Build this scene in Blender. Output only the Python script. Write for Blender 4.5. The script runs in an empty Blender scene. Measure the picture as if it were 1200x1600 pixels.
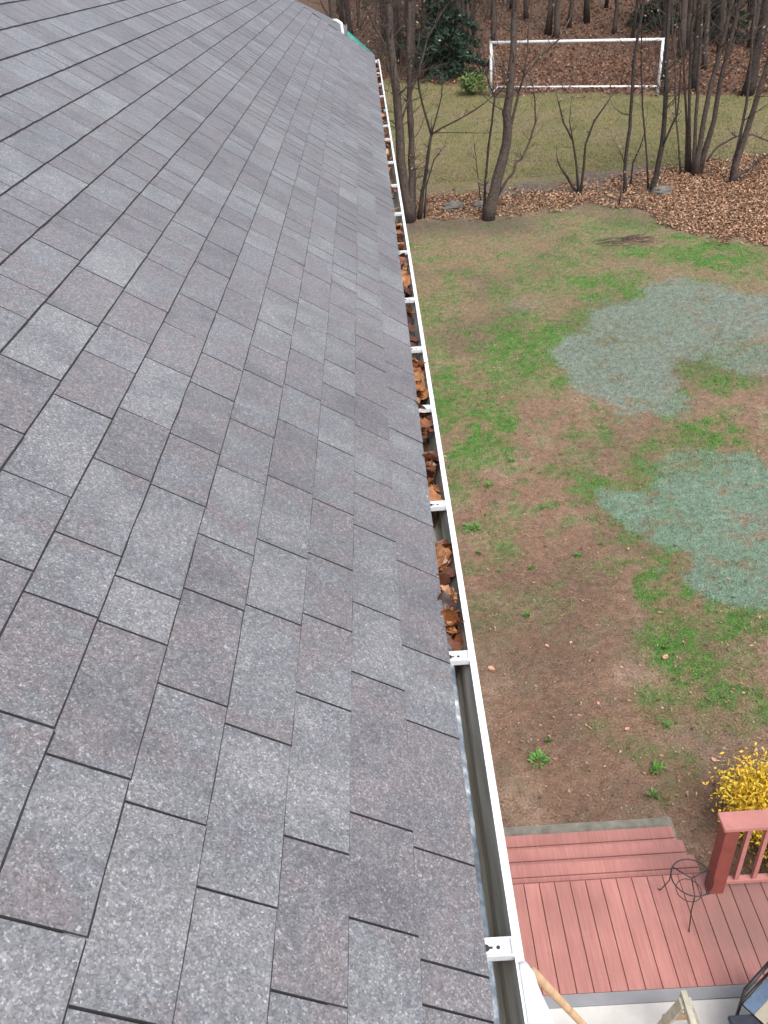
import bpy, bmesh, math, random
import numpy as np
from mathutils import Vector, Matrix

random.seed(7); rng = np.random.default_rng(11)
scene = bpy.context.scene
COL = scene.collection
R = math.radians

# ------------------------------------------------------------------ camera
CAMZ = 8.2
FPX = 1306.0
PITCH, ROLL, YAW, ROOFA = R(34.2413), R(4.7543), R(-1.3440), R(35.2145)
fwd = np.array([math.sin(YAW)*math.cos(PITCH), math.cos(YAW)*math.cos(PITCH), -math.sin(PITCH)])
_rt = np.array([math.cos(YAW), -math.sin(YAW), 0.0]); _dn = np.cross(fwd, _rt)
rt = math.cos(ROLL)*_rt + math.sin(ROLL)*_dn
dn = -math.sin(ROLL)*_rt + math.cos(ROLL)*_dn
CAM = np.array([0.0, 0.0, CAMZ])
cam = bpy.data.cameras.new('camera'); camo = bpy.data.objects.new('camera', cam); COL.objects.link(camo)
camo.matrix_world = Matrix(((rt[0], -dn[0], -fwd[0], 0), (rt[1], -dn[1], -fwd[1], 0), (rt[2], -dn[2], -fwd[2], CAMZ), (0, 0, 0, 1)))
cam.sensor_fit = 'VERTICAL'; cam.sensor_height = 24.0; cam.lens = FPX/1600*24.0
cam.clip_start = 0.05; cam.clip_end = 900
scene.camera = camo
scene.render.resolution_x = 768; scene.render.resolution_y = 1024

# ------------------------------------------------------------------ sky, sun, exposure (overcast)
SUN_EL, SUN_AZ = R(58), R(150)      # azimuth from +Y clockwise
w = bpy.data.worlds.new('World'); scene.world = w; w.use_nodes = True
nt = w.node_tree; bgn = nt.nodes['Background']
sky = nt.nodes.new('ShaderNodeTexSky'); sky.sky_type = 'NISHITA'; sky.sun_disc = False
sky.sun_elevation = SUN_EL; sky.sun_rotation = SUN_AZ
sky.air_density = 1.0; sky.dust_density = 4.0; sky.ozone_density = 1.0
hs_ = nt.nodes.new('ShaderNodeHueSaturation'); hs_.inputs['Saturation'].default_value = 0.62   # grey overcast veil
nt.links.new(sky.outputs[0], hs_.inputs['Color']); nt.links.new(hs_.outputs[0], bgn.inputs[0]); bgn.inputs[1].default_value = 0.15
sl = bpy.data.lights.new('sun', 'SUN'); sl.energy = 1.3; sl.angle = R(40); sl.color = (1, 0.96, 0.91)
so = bpy.data.objects.new('sun', sl); COL.objects.link(so)
sd = Vector((math.sin(SUN_AZ)*math.cos(SUN_EL), math.cos(SUN_AZ)*math.cos(SUN_EL), math.sin(SUN_EL)))
so.rotation_euler = sd.to_track_quat('Z', 'Y').to_euler(); so.location = (3, -4, 30)
vs = scene.view_settings
vs.view_transform = 'Standard'; vs.look = 'None'; vs.gamma = 1; vs.exposure = 0.80; vs.use_curve_mapping = False

# ------------------------------------------------------------------ pixels to places
def ray(u, v):
    return rt*(u-600)/FPX + dn*(v-800)/FPX + fwd
def zg(y):
    """ground height along the yard: flat lawn, gentle rise, wooded hill"""
    y = np.asarray(y, float)
    a = np.clip(y-10, 0, None); a = np.where(a < 4, a*a/8, a-2)      # smooth start
    z = 0.066*np.minimum(a, 34+0*a)
    b = np.clip(y-46.5, 0, None); b = np.where(b < 5, b*b/10, b-2.5)
    z = z + 0.24*b
    return z
def on_ground(u, v):
    d = ray(u, v); lo, hi = 1.0, 400.0
    f = lambda t: CAMZ+d[2]*t-float(zg(d[1]*t))
    for _ in range(60):
        m = (lo+hi)/2
        if f(m) > 0: lo = m
        else: hi = m
    p = CAM+d*lo; return p
def at_z(u, v, z):
    d = ray(u, v); return CAM+d*((z-CAMZ)/d[2])
def at_y(u, v, y):
    d = ray(u, v); return CAM+d*(y/d[1])
def depth(p):
    return float(np.dot(np.asarray(p)-CAM, fwd))
def to_px(p):
    q = np.asarray(p)-CAM; z = q@fwd
    return 600+FPX*(q@rt)/z, 800+FPX*(q@dn)/z

# ------------------------------------------------------------------ small helpers
def hash2(ix, iy, s):
    h = np.sin(ix*127.1+iy*311.7+s*74.7)*43758.5453
    return h-np.floor(h)
def vnoise(x, y, sc, s=0):
    x = np.asarray(x)*sc; y = np.asarray(y)*sc
    ix = np.floor(x); iy = np.floor(y); fx = x-ix; fy = y-iy
    fx = fx*fx*(3-2*fx); fy = fy*fy*(3-2*fy)
    a = hash2(ix, iy, s); b = hash2(ix+1, iy, s); c = hash2(ix, iy+1, s); d = hash2(ix+1, iy+1, s)
    return (a*(1-fx)+b*fx)*(1-fy)+(c*(1-fx)+d*fx)*fy
def fbm(x, y, sc, s=0, o=4):
    t = 0; a = 0.5; n = 0
    for k in range(o):
        t = t+a*vnoise(x, y, sc*2**k, s+k*3.1); n += a; a *= 0.55
    return t/n
def smooth(x, a, b):
    t = np.clip((x-a)/(b-a), 0, 1); return t*t*(3-2*t)

def props(o, label=None, cat=None, group=None, kind=None):
    if label: o['label'] = label
    if cat: o['category'] = cat
    if group: o['group'] = group
    if kind: o['kind'] = kind
    return o
def empty(name, loc, label=None, cat=None, group=None):
    o = bpy.data.objects.new(name, None); COL.objects.link(o); o.location = loc; o.empty_display_size = 0.1
    return props(o, label, cat, group)
def link(name, me, mats=None, parent=None, loc=None):
    o = bpy.data.objects.new(name, me); COL.objects.link(o)
    if mats is not None and len(me.materials) == 0:
        for m in (mats if isinstance(mats, (list, tuple)) else [mats]): me.materials.append(m)
    if parent is not None:
        o.parent = parent
        # parents carry locations only: keep world coordinates of the mesh
        pl = Vector((0, 0, 0)); q = parent
        while q is not None: pl += q.location; q = q.parent
        o.location = (Vector(loc) if loc is not None else Vector((0, 0, 0)))-pl
    elif loc is not None: o.location = loc
    return o
def mesh(name, V, F, smooth_=False, col=None):
    me = bpy.data.meshes.new(name)
    V = np.asarray(V, float)
    me.from_pydata(V.tolist(), [], F.tolist() if isinstance(F, np.ndarray) else F)
    if smooth_: me.polygons.foreach_set('use_smooth', np.ones(len(me.polygons), bool))
    if col is not None:
        a = me.color_attributes.new('Col', 'FLOAT_COLOR', 'POINT')
        c = np.ones((len(V), 4)); c[:, :3] = col; a.data.foreach_set('color', c.ravel())
    me.update(); return me
class MB:
    """collects boxes, tubes and sheets into one mesh"""
    def __init__(s): s.V = []; s.F = []
    def add(s, V, F):
        n = len(s.V); s.V += [tuple(map(float, v)) for v in V]; s.F += [tuple(i+n for i in f) for f in F]; return s
    def box(s, lo, hi):
        x0, y0, z0 = lo; x1, y1, z1 = hi
        return s.add([(x0,y0,z0),(x1,y0,z0),(x1,y1,z0),(x0,y1,z0),(x0,y0,z1),(x1,y0,z1),(x1,y1,z1),(x0,y1,z1)],
                     [(0,3,2,1),(4,5,6,7),(0,1,5,4),(1,2,6,5),(2,3,7,6),(3,0,4,7)])
    def tube(s, P, rad, n=8, wob=0.0, cap=True):
        P = [Vector(p) for p in P]; rad = rad if hasattr(rad, '__len__') else [rad]*len(P)
        rings = []; V = []; F = []
        t0 = (P[1]-P[0]).normalized(); u = t0.orthogonal().normalized()
        for i, p in enumerate(P):
            t = (P[min(i+1, len(P)-1)]-P[max(i-1, 0)])
            if t.length < 1e-9: t = t0
            t.normalize(); u = (u-t*u.dot(t))
            if u.length < 1e-6: u = t.orthogonal()
            u.normalize(); v = t.cross(u)
            for k in range(n):
                a = 2*math.pi*k/n; r = rad[i]*(1+wob*random.uniform(-1, 1))
                V.append(p+u*math.cos(a)*r+v*math.sin(a)*r)
        for i in range(len(P)-1):
            for k in range(n):
                F.append((i*n+k, i*n+(k+1) % n, (i+1)*n+(k+1) % n, (i+1)*n+k))
        if cap:
            F.append(tuple(range(n-1, -1, -1))); F.append(tuple(range((len(P)-1)*n, len(P)*n)))
        return s.add(V, F)
    def build(s, name, mat, parent=None, sm=False, bev=0, loc=None):
        me = mesh(name, s.V, s.F, sm)
        if bev:
            bm = bmesh.new(); bm.from_mesh(me)
            bmesh.ops.bevel(bm, geom=bm.edges[:], offset=bev, segments=2, affect='EDGES', clamp_overlap=True)
            bm.to_mesh(me); bm.free()
        return link(name, me, mat, parent, loc)

# ------------------------------------------------------------------ materials
def newmat(name, rough=0.8, spec=0.5):
    m = bpy.data.materials.new(name); m.use_nodes = True
    b = m.node_tree.nodes['Principled BSDF']; b.inputs['Roughness'].default_value = rough
    b.inputs['Specular IOR Level'].default_value = spec
    return m, m.node_tree, b
def N(t, typ, **kw):
    n = t.nodes.new(typ)
    for k, v in kw.items():
        if hasattr(n, k): setattr(n, k, v)
        else: n.inputs[k].default_value = v
    return n
def L(t, a, b): t.links.new(a, b)
def ramp(t, fac, stops):
    r = t.nodes.new('ShaderNodeValToRGB'); e = r.color_ramp.elements
    while len(e) < len(stops): e.new(0.5)
    for i, (p, c) in enumerate(stops):
        e[i].position = p; e[i].color = (c if len(c) == 4 else (*c, 1)) if hasattr(c, '__len__') else (c, c, c, 1)
    L(t, fac, r.inputs[0]); return r
def mix(t, fac, a, b, mode='MIX'):
    m = t.nodes.new('ShaderNodeMix'); m.data_type = 'RGBA'; m.blend_type = mode
    def s(i, v):
        if hasattr(v, 'is_linked'): L(t, v, i)
        else: i.default_value = v if not isinstance(v, tuple) else (*v, 1)[:4]
    s(m.inputs[0], fac); s(m.inputs[6], a); s(m.inputs[7], b); return m.outputs[2]
def noise(t, scale, detail=4, rough=0.6, vec=None):
    n = N(t, 'ShaderNodeTexNoise'); n.inputs['Scale'].default_value = scale; n.inputs['Detail'].default_value = detail
    n.inputs['Roughness'].default_value = rough
    if vec is None:
        g = t.nodes.new('ShaderNodeNewGeometry'); vec = g.outputs['Position']
    L(t, vec, n.inputs['Vector']); return n
def bump(t, b, h, strength=0.3, dist=0.01):
    n = t.nodes.new('ShaderNodeBump'); n.inputs['Strength'].default_value = strength; n.inputs['Distance'].default_value = dist
    L(t, h, n.inputs['Height']); L(t, n.outputs[0], b.inputs['Normal'])

def plain(name, c, rough=0.6, var=0.25, sc=8, bmp=0.0, bsc=60, spec=0.5, metal=0):
    m, t, b = newmat(name, rough, spec)
    n = noise(t, sc, 5)
    dark = tuple(x*(1-var) for x in c); light = tuple(min(1, x*(1+var)) for x in c)
    r = ramp(t, n.outputs[0], [(0.3, dark), (0.7, light)])
    L(t, r.outputs[0], b.inputs['Base Color']); b.inputs['Metallic'].default_value = metal
    if bmp:
        n2 = noise(t, bsc, 4); bump(t, b, n2.outputs[0], bmp, 0.01)
    return m

def mat_shingle(name, use_attr):
    m, t, b = newmat(name, 0.48, 0.7)
    g = t.nodes.new('ShaderNodeNewGeometry'); pos = g.outputs['Position']
    if use_attr:
        a = t.nodes.new('ShaderNodeAttribute'); a.attribute_name = 'Col'; tone = a.outputs['Fac']
    else:
        oi = t.nodes.new('ShaderNodeObjectInfo'); tone = oi.outputs['Random']
    # blended granule zones laid down along the strip
    mp = N(t, 'ShaderNodeMapping'); mp.inputs['Scale'].default_value = (2.2, 3.4, 2.2); L(t, pos, mp.inputs[0])
    zn = noise(t, 2.4, 2.5, 0.55, mp.outputs[0])
    s1 = t.nodes.new('ShaderNodeMath'); s1.operation = 'MULTIPLY_ADD'; s1.inputs[1].default_value = 0.42; L(t, tone, s1.inputs[0]); L(t, zn.outputs[0], s1.inputs[2])
    base = ramp(t, s1.outputs[0], [(0.40, (0.132, 0.126, 0.136)), (0.56, (0.158, 0.155, 0.165)), (0.66, (0.176, 0.160, 0.166)), (0.78, (0.166, 0.171, 0.183)), (0.95, (0.205, 0.207, 0.215))])
    # granules
    v = N(t, 'ShaderNodeTexVoronoi'); v.inputs['Scale'].default_value = 330; v.inputs['Randomness'].default_value = 1; L(t, pos, v.inputs['Vector'])
    sep = t.nodes.new('ShaderNodeSeparateColor'); L(t, v.outputs['Color'], sep.inputs[0])
    gr = ramp(t, sep.outputs[0], [(0.0, 0.58), (0.3, 0.80), (0.62, 0.97), (0.84, 1.14), (0.94, 1.38), (1.0, 1.9)])
    v2 = N(t, 'ShaderNodeTexVoronoi'); v2.inputs['Scale'].default_value = 120; L(t, pos, v2.inputs['Vector'])
    sep2 = t.nodes.new('ShaderNodeSeparateColor'); L(t, v2.outputs['Color'], sep2.inputs[0])
    gr2 = ramp(t, sep2.outputs[1], [(0.0, 0.84), (0.5, 0.99), (0.9, 1.1), (1.0, 1.3)])
    c = mix(t, 1.0, base.outputs[0], gr.outputs[0], 'MULTIPLY'); c = mix(t, 1.0, c, gr2.outputs[0], 'MULTIPLY')
    # weathering, broad
    wn = noise(t, 0.9, 4, 0.6, pos); wr = ramp(t, wn.outputs[0], [(0.3, 0.86), (0.7, 1.12)])
    c = mix(t, 1.0, c, wr.outputs[0], 'MULTIPLY')
    L(t, c, b.inputs['Base Color'])
    h = mix(t, 0.5, sep.outputs[0], sep2.outputs[1])
    bump(t, b, h, 0.5, 0.002)
    return m
M_SH = mat_shingle('asphalt_granules', False)
M_SHA = mat_shingle('asphalt_granules_field', True)
M_EDGE = plain('asphalt_core_shade', (0.042, 0.042, 0.047), 0.8, 0.4, 60)
M_DARK = plain('asphalt_felt', (0.012, 0.012, 0.014), 0.9, 0.3, 30)

def mat_attr(name, rough=0.85, fine=60, lo=0.55, hi=1.4, bmp=0.6, bd=0.02, spec=0.3, fine2=0):
    m, t, b = newmat(name, rough, spec)
    a = t.nodes.new('ShaderNodeAttribute'); a.attribute_name = 'Col'
    n = noise(t, fine, 6, 0.72); r = ramp(t, n.outputs[0], [(0.25, lo), (0.5, 0.95), (0.75, hi)])
    c = mix(t, 1.0, a.outputs['Color'], r.outputs[0], 'MULTIPLY')
    if fine2:
        n2 = noise(t, fine2, 3, 0.6); r2 = ramp(t, n2.outputs[0], [(0.3, 0.75), (0.7, 1.22)])
        c = mix(t, 1.0, c, r2.outputs[0], 'MULTIPLY')
    L(t, c, b.inputs['Base Color'])
    if bmp: bump(t, b, n.outputs[0], bmp, bd)
    return m
M_GROUND = mat_attr('yard_soil', 0.9, 38, 0.38, 1.75, 1.0, 0.05, 0.2, 9)
M_BLADE = mat_attr('grass_blades', 0.7, 9, 0.75, 1.25, 0, spec=0.3)
M_LITTER = mat_attr('leaf_litter', 0.7, 50, 0.7, 1.3, 0, spec=0.35)
M_BARK = plain('bark', (0.082, 0.063, 0.054), 0.9, 0.5, 14, 0.7, 45, 0.25)
M_BARKD = plain('bark_dark', (0.046, 0.038, 0.034), 0.9, 0.5, 10, 0.7, 30, 0.25)
M_TWIG = plain('twig_bark', (0.075, 0.058, 0.05), 0.9, 0.35, 20, spec=0.2)
M_WHITE = plain('white_enamel', (0.80, 0.80, 0.79), 0.35, 0.04, 5)
def grime(m, sc, lo, hi, c):
    t = m.node_tree; b_ = t.nodes['Principled BSDF']; src = b_.inputs['Base Color'].links[0].from_socket
    n = noise(t, sc, 6, 0.7); r = ramp(t, n.outputs[0], [(lo, 0.0), (hi, 1.0)])
    L(t, mix(t, r.outputs[0], src, c), b_.inputs['Base Color'])
grime(M_WHITE, 14, 0.58, 0.82, (0.42, 0.40, 0.35)); grime(M_WHITE, 70, 0.66, 0.74, (0.30, 0.28, 0.24))
M_ALU = plain('white_hanger_metal', (0.60, 0.61, 0.62), 0.32, 0.08, 30)
M_PVC = plain('white_pipe_paint', (0.72, 0.73, 0.75), 0.45, 0.12, 2.0)
M_CONC = plain('pad_concrete', (0.175, 0.168, 0.140), 0.9, 0.3, 9, 0.5, 50)
M_ROCK = plain('mossy_rock', (0.13, 0.12, 0.105), 0.9, 0.4, 6, 0.6, 20)
M_IRON = plain('black_iron', (0.020, 0.018, 0.018), 0.5, 0.4, 30)
M_CLOTH = plain('white_cloth', (0.78, 0.80, 0.82), 0.85, 0.06, 8, 0.3, 40)
M_POLE = plain('bare_wood', (0.42, 0.28, 0.165), 0.6, 0.25, 14, 0.2, 60)
M_PALEW = plain('pale_wood', (0.40, 0.38, 0.30), 0.7, 0.25, 12, 0.2, 60)
M_SIDING = plain('vinyl_siding', (0.55, 0.53, 0.48), 0.6, 0.06, 2)
M_HOLE = plain('dark_hole', (0.03, 0.03, 0.03), 0.8, 0.2, 20)

def mat_trough():
    m, t, b = newmat('dirty_trough', 0.45, 0.5)
    g = t.nodes.new('ShaderNodeNewGeometry')
    mp = N(t, 'ShaderNodeMapping'); mp.inputs['Scale'].default_value = (30, 1.6, 20); L(t, g.outputs['Position'], mp.inputs[0])
    n = noise(t, 1.4, 5, 0.6, mp.outputs[0])
    r = ramp(t, n.outputs[0], [(0.28, (0.17, 0.155, 0.128)), (0.5, (0.36, 0.345, 0.30)), (0.72, (0.56, 0.55, 0.50))])
    L(t, r.outputs[0], b.inputs['Base Color']); return m
M_TROUGH = mat_trough()
def mat_drip():
    m, t, b = newmat('drip_edge_metal', 0.5, 0.5)
    n = noise(t, 26, 5, 0.65); n2 = noise(t, 7, 3, 0.5)
    s = t.nodes.new('ShaderNodeMath'); s.operation = 'ADD'; L(t, n.outputs[0], s.inputs[0]); L(t, n2.outputs[0], s.inputs[1])
    r = ramp(t, s.outputs[0], [(0.85, (0.07, 0.085, 0.10)), (1.05, (0.17, 0.21, 0.24)), (1.12, (0.30, 0.33, 0.35)), (1.22, (0.66, 0.66, 0.66))])
    r.color_ramp.elements[0].position = 0.42; r.color_ramp.elements[1].position = 0.52; r.color_ramp.elements[2].position = 0.57; r.color_ramp.elements[3].position = 0.63
    d = t.nodes.new('ShaderNodeMath'); d.operation = 'MULTIPLY'; d.inputs[1].default_value = 0.5; L(t, s.outputs[0], d.inputs[0]); L(t, d.outputs[0], r.inputs[0])
    L(t, r.outputs[0], b.inputs['Base Color']); bump(t, b, n.outputs[0], 0.4, 0.004); return m
M_DRIP = mat_drip()
def mat_deck():
    m, t, b = newmat('red_deck_stain', 0.5, 0.6)
    oi = t.nodes.new('ShaderNodeObjectInfo')
    g = t.nodes.new('ShaderNodeNewGeometry')
    mp = N(t, 'ShaderNodeMapping'); mp.inputs['Scale'].default_value = (30, 1.5, 30); L(t, g.outputs['Position'], mp.inputs[0])
    n = noise(t, 1.6, 5, 0.6, mp.outputs[0]); n2 = noise(t, 1.3, 4, 0.6)
    r = ramp(t, n.outputs[0], [(0.3, (0.325, 0.132, 0.112)), (0.7, (0.415, 0.190, 0.165))])
    r2 = ramp(t, n2.outputs[0], [(0.35, 0.84), (0.65, 1.1)]); r3 = ramp(t, oi.outputs['Random'], [(0, 0.88), (1, 1.1)])
    c = mix(t, 1.0, r.outputs[0], r2.outputs[0], 'MULTIPLY'); c = mix(t, 1.0, c, r3.outputs[0], 'MULTIPLY')
    # grimy, damp patch of boards along the railing
    sx = t.nodes.new('ShaderNodeVectorMath'); sx.operation = 'DISTANCE'; L(t, g.outputs['Position'], sx.inputs[0]); sx.inputs[1].default_value = (3.02, 4.12, 0.71)
    ad = t.nodes.new('ShaderNodeMath'); ad.operation = 'MULTIPLY_ADD'; ad.inputs[1].default_value = 0.5; L(t, n2.outputs[0], ad.inputs[0]); L(t, sx.outputs['Value'], ad.inputs[2])
    dr = ramp(t, ad.outputs[0], [(0.62, 1.0), (1.0, 0.0)])
    dm = t.nodes.new('ShaderNodeMath'); dm.operation = 'MULTIPLY'; dm.inputs[1].default_value = .6; L(t, dr.outputs[0], dm.inputs[0]); c = mix(t, dm.outputs[0], c, (0.150, 0.092, 0.082))
    L(t, c, b.inputs['Base Color']); bump(t, b, n.outputs[0], 0.15, 0.003); return m
M_DECK = mat_deck()
M_REDSHADE = plain('red_stain_shaded', (0.20, 0.045, 0.034), 0.5, 0.2, 10, 0.1, 60, 0.6)  # same stain as the deck, shade of upright faces put into the colour
M_REDCAP = plain('red_cap_stain', (0.40, 0.165, 0.145), 0.5, 0.12, 8, 0.1, 60, 0.6)
M_GREYTRIM = plain('grey_trim_paint', (0.22, 0.225, 0.24), 0.6, 0.12, 4)
M_LAND = plain('landing_slab', (0.50, 0.49, 0.47), 0.75, 0.14, 3, 0.2, 40)
def mat_leafobj():
    m, t, b = newmat('dead_leaf_brown', 0.38, 0.5)
    oi = t.nodes.new('ShaderNodeObjectInfo')
    sc_ = t.nodes.new('ShaderNodeSeparateColor'); L(t, oi.outputs['Color'], sc_.inputs[0])
    r = ramp(t, sc_.outputs[0], [(0.0, (0.035, 0.015, 0.010)), (0.25, (0.09, 0.032, 0.016)), (0.5, (0.20, 0.070, 0.026)), (0.75, (0.33, 0.13, 0.045)), (1.0, (0.44, 0.26, 0.14))])
    n = noise(t, 55, 4); r2 = ramp(t, n.outputs[0], [(0.3, 0.5), (0.7, 1.35)])
    L(t, mix(t, 1.0, r.outputs[0], r2.outputs[0], 'MULTIPLY'), b.inputs['Base Color']); return m
M_LEAF = mat_leafobj()
M_MUSH = plain('rotted_leaf_mush', (0.075, 0.040, 0.024), 0.6, 0.6, 60, 0.6, 90)

# ------------------------------------------------------------------ ground
def gpts(lst): return np.array([on_ground(*p)[:2] for p in lst])
leaf_lo = gpts([(600, 352), (650, 346), (760, 342), (870, 331), (960, 323), (1010, 336), (1040, 356), (1090, 370), (1150, 375), (1200, 385), (1300, 395)])
leaf_hi = gpts([(600, 318), (650, 312), (760, 307), (850, 300), (960, 285), (1060, 266), (1100, 260), (1200, 248), (1300, 235)])
wood_lo = gpts([(560, 128), (620, 128), (700, 136), (770, 150), (900, 150), (1040, 151), (1200, 150), (1300, 150)])
def ell(u, v, ru, rv, s=1.0):
    c = on_ground(u, v); a = on_ground(u+ru, v); b = on_ground(u, v-rv); d = on_ground(u, v+rv)
    return (c[0], (b[1]+d[1])/2, abs(a[0]-c[0]), abs(b[1]-d[1])/2, s)
HYD = [ell(*e) for e in [(1120, 488, 115, 55), (965, 565, 88, 72), (1010, 510, 110, 42), (1180, 540, 70, 40, .8), (1160, 785, 105, 85), (1015, 812, 70, 36), (1125, 900, 60, 62), (820, 476, 45, 12, .55), (1085, 720, 55, 28, .7), (1240, 820, 90, 110), (1165, 880, 85, 90), (1120, 745, 60, 40, .8)]]
GRN = [ell(*e) for e in [(835, 545, 62, 46), (735, 655, 76, 52), (720, 600, 40, 30, .7), (960, 400, 60, 16, .6), (775, 600, 60, 30, .55), (950, 455, 60, 18, .8), (1120, 396, 95, 28), (1052, 640, 30, 18), (1125, 690, 65, 20, .9), (1050, 900, 50, 60, .95), (1090, 1000, 95, 55), (1185, 965, 60, 60), (1190, 1070, 60, 40, .6), (890, 735, 45, 25, .45), (735, 740, 50, 22, .6), (1000, 482, 35, 28, .5), (1140, 600, 70, 24, .6), (940, 655, 50, 25, .5), (1185, 760, 40, 45, .8), (1040, 1190, 60, 45, .35), (740, 830, 30, 30, .5), (1080, 1080, 60, 40, .5), (860, 440, 70, 25, .45), (960, 350, 60, 14, .4)]]
def field(E, x, y, wob=0.35, seed=0):
    wx = x+(fbm(x, y, 0.7, seed)-.5)*1.9; wy = y+(fbm(x, y, 0.6, seed+9)-.5)*2.6
    f = np.zeros_like(x)
    for cx, cy, rx, ry, s in E:
        d = np.sqrt(((wx-cx)/rx)**2+((wy-cy)/ry)**2)
        f = np.maximum(f, s*smooth(1.35-d, 0, 0.6))
    return f
def masks(x, y):
    n1 = fbm(x, y, 0.55, 3); n2 = fbm(x, y, 1.8, 5); n3 = fbm(x, y, 5.0, 8, 3)
    lo = np.interp(x, leaf_lo[:, 0], leaf_lo[:, 1]); hi = np.interp(x, leaf_hi[:, 0], leaf_hi[:, 1])
    wd = np.interp(x, wood_lo[:, 0], wood_lo[:, 1])
    yy = y+(n2-.5)*2.2+(n3-.5)*0.8
    leaf = smooth(yy, lo-.2, lo+.35)*(1-smooth(yy, hi-.2, hi+.8))
    thin = smooth(11.0-x, 0, 3)           # litter is thinner towards the middle of the strip
    leaf = leaf*(1-thin*0.45*smooth(n2, .35, .6))
    wood = smooth(yy+(n1-.5)*2, wd-.3, wd+.8)
    far = smooth(yy, hi-.2, hi+.6)
    path = smooth(yy, hi-.6, hi)*(1-smooth(yy, hi+.9, hi+1.5))*smooth(x, 3.0, 4.2)*(1-smooth(x, 8.6, 10.5))
    hyd = field(HYD, x, y, seed=20)*(1-leaf)*(1-far); grn = field(GRN, x, y, seed=31)*(1-leaf)*(1-far)
    rim = field(HYD, x+.35, y-.5, seed=20)*(1-leaf)*(1-far)*smooth(n1, .42, .6)*.8; grn = np.maximum(grn, rim)
    grn = grn*(0.4+0.6*smooth(n2+n3*.5, 0.5, 0.85))
    bg = smooth(n2*.7+n3*.5+n1*.3, .72, .95)*smooth(y, 7.5, 11.5)*(1-leaf)*(1-far)*.45; grn = np.maximum(grn, bg)
    n4 = fbm(x, y, 11.0, 13, 2); grn = np.clip(grn*(.55+.9*smooth(n4*.6+n3*.6, .5, .75)), 0, 1); hyd = hyd*(.15+.85*smooth(n2*.6+n3*.7+n4*.6+hyd*.5, 1.02, 1.42))*smooth(hyd+(n4-.5)*.9, .1, .6)
    oli = smooth(y+(n1-.5)*9, 11.5, 19.5)*(1-far)*(1-leaf)*(0.45+.55*smooth(n2, .3, .6))
    return dict(n1=n1, n2=n2, n3=n3, leaf=leaf, wood=wood, far=far, path=path, hyd=hyd, grn=grn, oli=oli)
def lerp(a, b, t): return a*(1-t[..., None])+np.array(b)*t[..., None]
C_HYD = (0.200, 0.292, 0.218); C_GRN = (0.080, 0.220, 0.038); C_OLI = (0.230, 0.205, 0.110); C_FAR = (0.200, 0.172, 0.080)
def ground_col(x, y, k):
    c = np.zeros(x.shape+(3,))+np.array((0.275, 0.172, 0.120))
    c = lerp(c, (0.345, 0.240, 0.175), smooth(k['n2'], .45, .75)); c = lerp(c, (0.180, 0.118, 0.084), smooth(k['n1'], .5, .8)*.7)
    c = lerp(c, (0.20, 0.165, 0.115), smooth(k['n3'], .5, .8)*.6)
    c = lerp(c, C_OLI, k['oli']*.9); c = lerp(c, (0.13, 0.105, 0.075), k['oli']*smooth(k['n1'], .5, .7)*.6)
    c = lerp(c, C_GRN, k['grn']*.85); hc = lerp(np.zeros_like(c)+np.array(C_HYD), (0.222, 0.262, 0.218), smooth(y, 11.5, 16.5)); hk = (k['hyd']*.93)[..., None]; c = c*(1-hk)+hc*hk
    f = np.zeros_like(c)+np.array(C_FAR); f = lerp(f, (0.150, 0.150, 0.062), smooth(k['n2'], .4, .7)); f = lerp(f, (0.215, 0.170, 0.105), smooth(k['n1'], .5, .75)*.8)
    c = c*(1-k['far'][..., None])+f*k['far'][..., None]
    c = lerp(c, (0.115, 0.085, 0.068), k['leaf']*.9); c = lerp(c, (0.150, 0.120, 0.105), k['path']*.9)
    c = lerp(c, (0.135, 0.085, 0.060), k['wood'])
    # worn bare soil just in front of the leaf strip on the house side
    lo = np.interp(x, leaf_lo[:, 0], leaf_lo[:, 1])
    b = smooth(y, lo-2.2, lo-.3)*(1-smooth(y, lo-.2, lo+.3))*(1-smooth(x, 3.5, 6))
    c = lerp(c, (0.135, 0.108, 0.082), b*.85)
    return c
gx = np.unique(np.concatenate([np.linspace(-150, -2, 40), np.arange(-2, 15.5, .085), np.linspace(15.5, 40, 60), np.linspace(40, 170, 24)]))
gy = np.unique(np.concatenate([np.linspace(-60, 3, 24), np.arange(3, 34, .085), np.arange(34, 70, .35), np.linspace(70, 360, 60)]))
X, Y = np.meshgrid(gx, gy); K = masks(X, Y)
Z = zg(Y)+0.05*(fbm(X, Y, 0.4, 77)-.5)*smooth(Y, 6, 9)+0.5*(fbm(X, Y, .09, 5)-.5)*smooth(Y, 48, 60)
def gz(x, y):
    x = np.asarray(x, float); y = np.asarray(y, float)
    return zg(y)+0.05*(fbm(x, y, 0.4, 77)-.5)*smooth(y, 6, 9)+0.5*(fbm(x, y, .09, 5)-.5)*smooth(y, 48, 60)
nx_, ny_ = len(gx), len(gy)
ii = (np.arange(ny_-1)[:, None]*nx_+np.arange(nx_-1)[None, :]).ravel()
GF = np.stack([ii, ii+1, ii+nx_+1, ii+nx_], 1)
gme = mesh('ground', np.stack([X.ravel(), Y.ravel(), Z.ravel()], 1), GF, True, ground_col(X, Y, K).reshape(-1, 3))
props(link('ground', gme, M_GROUND), kind='structure')

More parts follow.
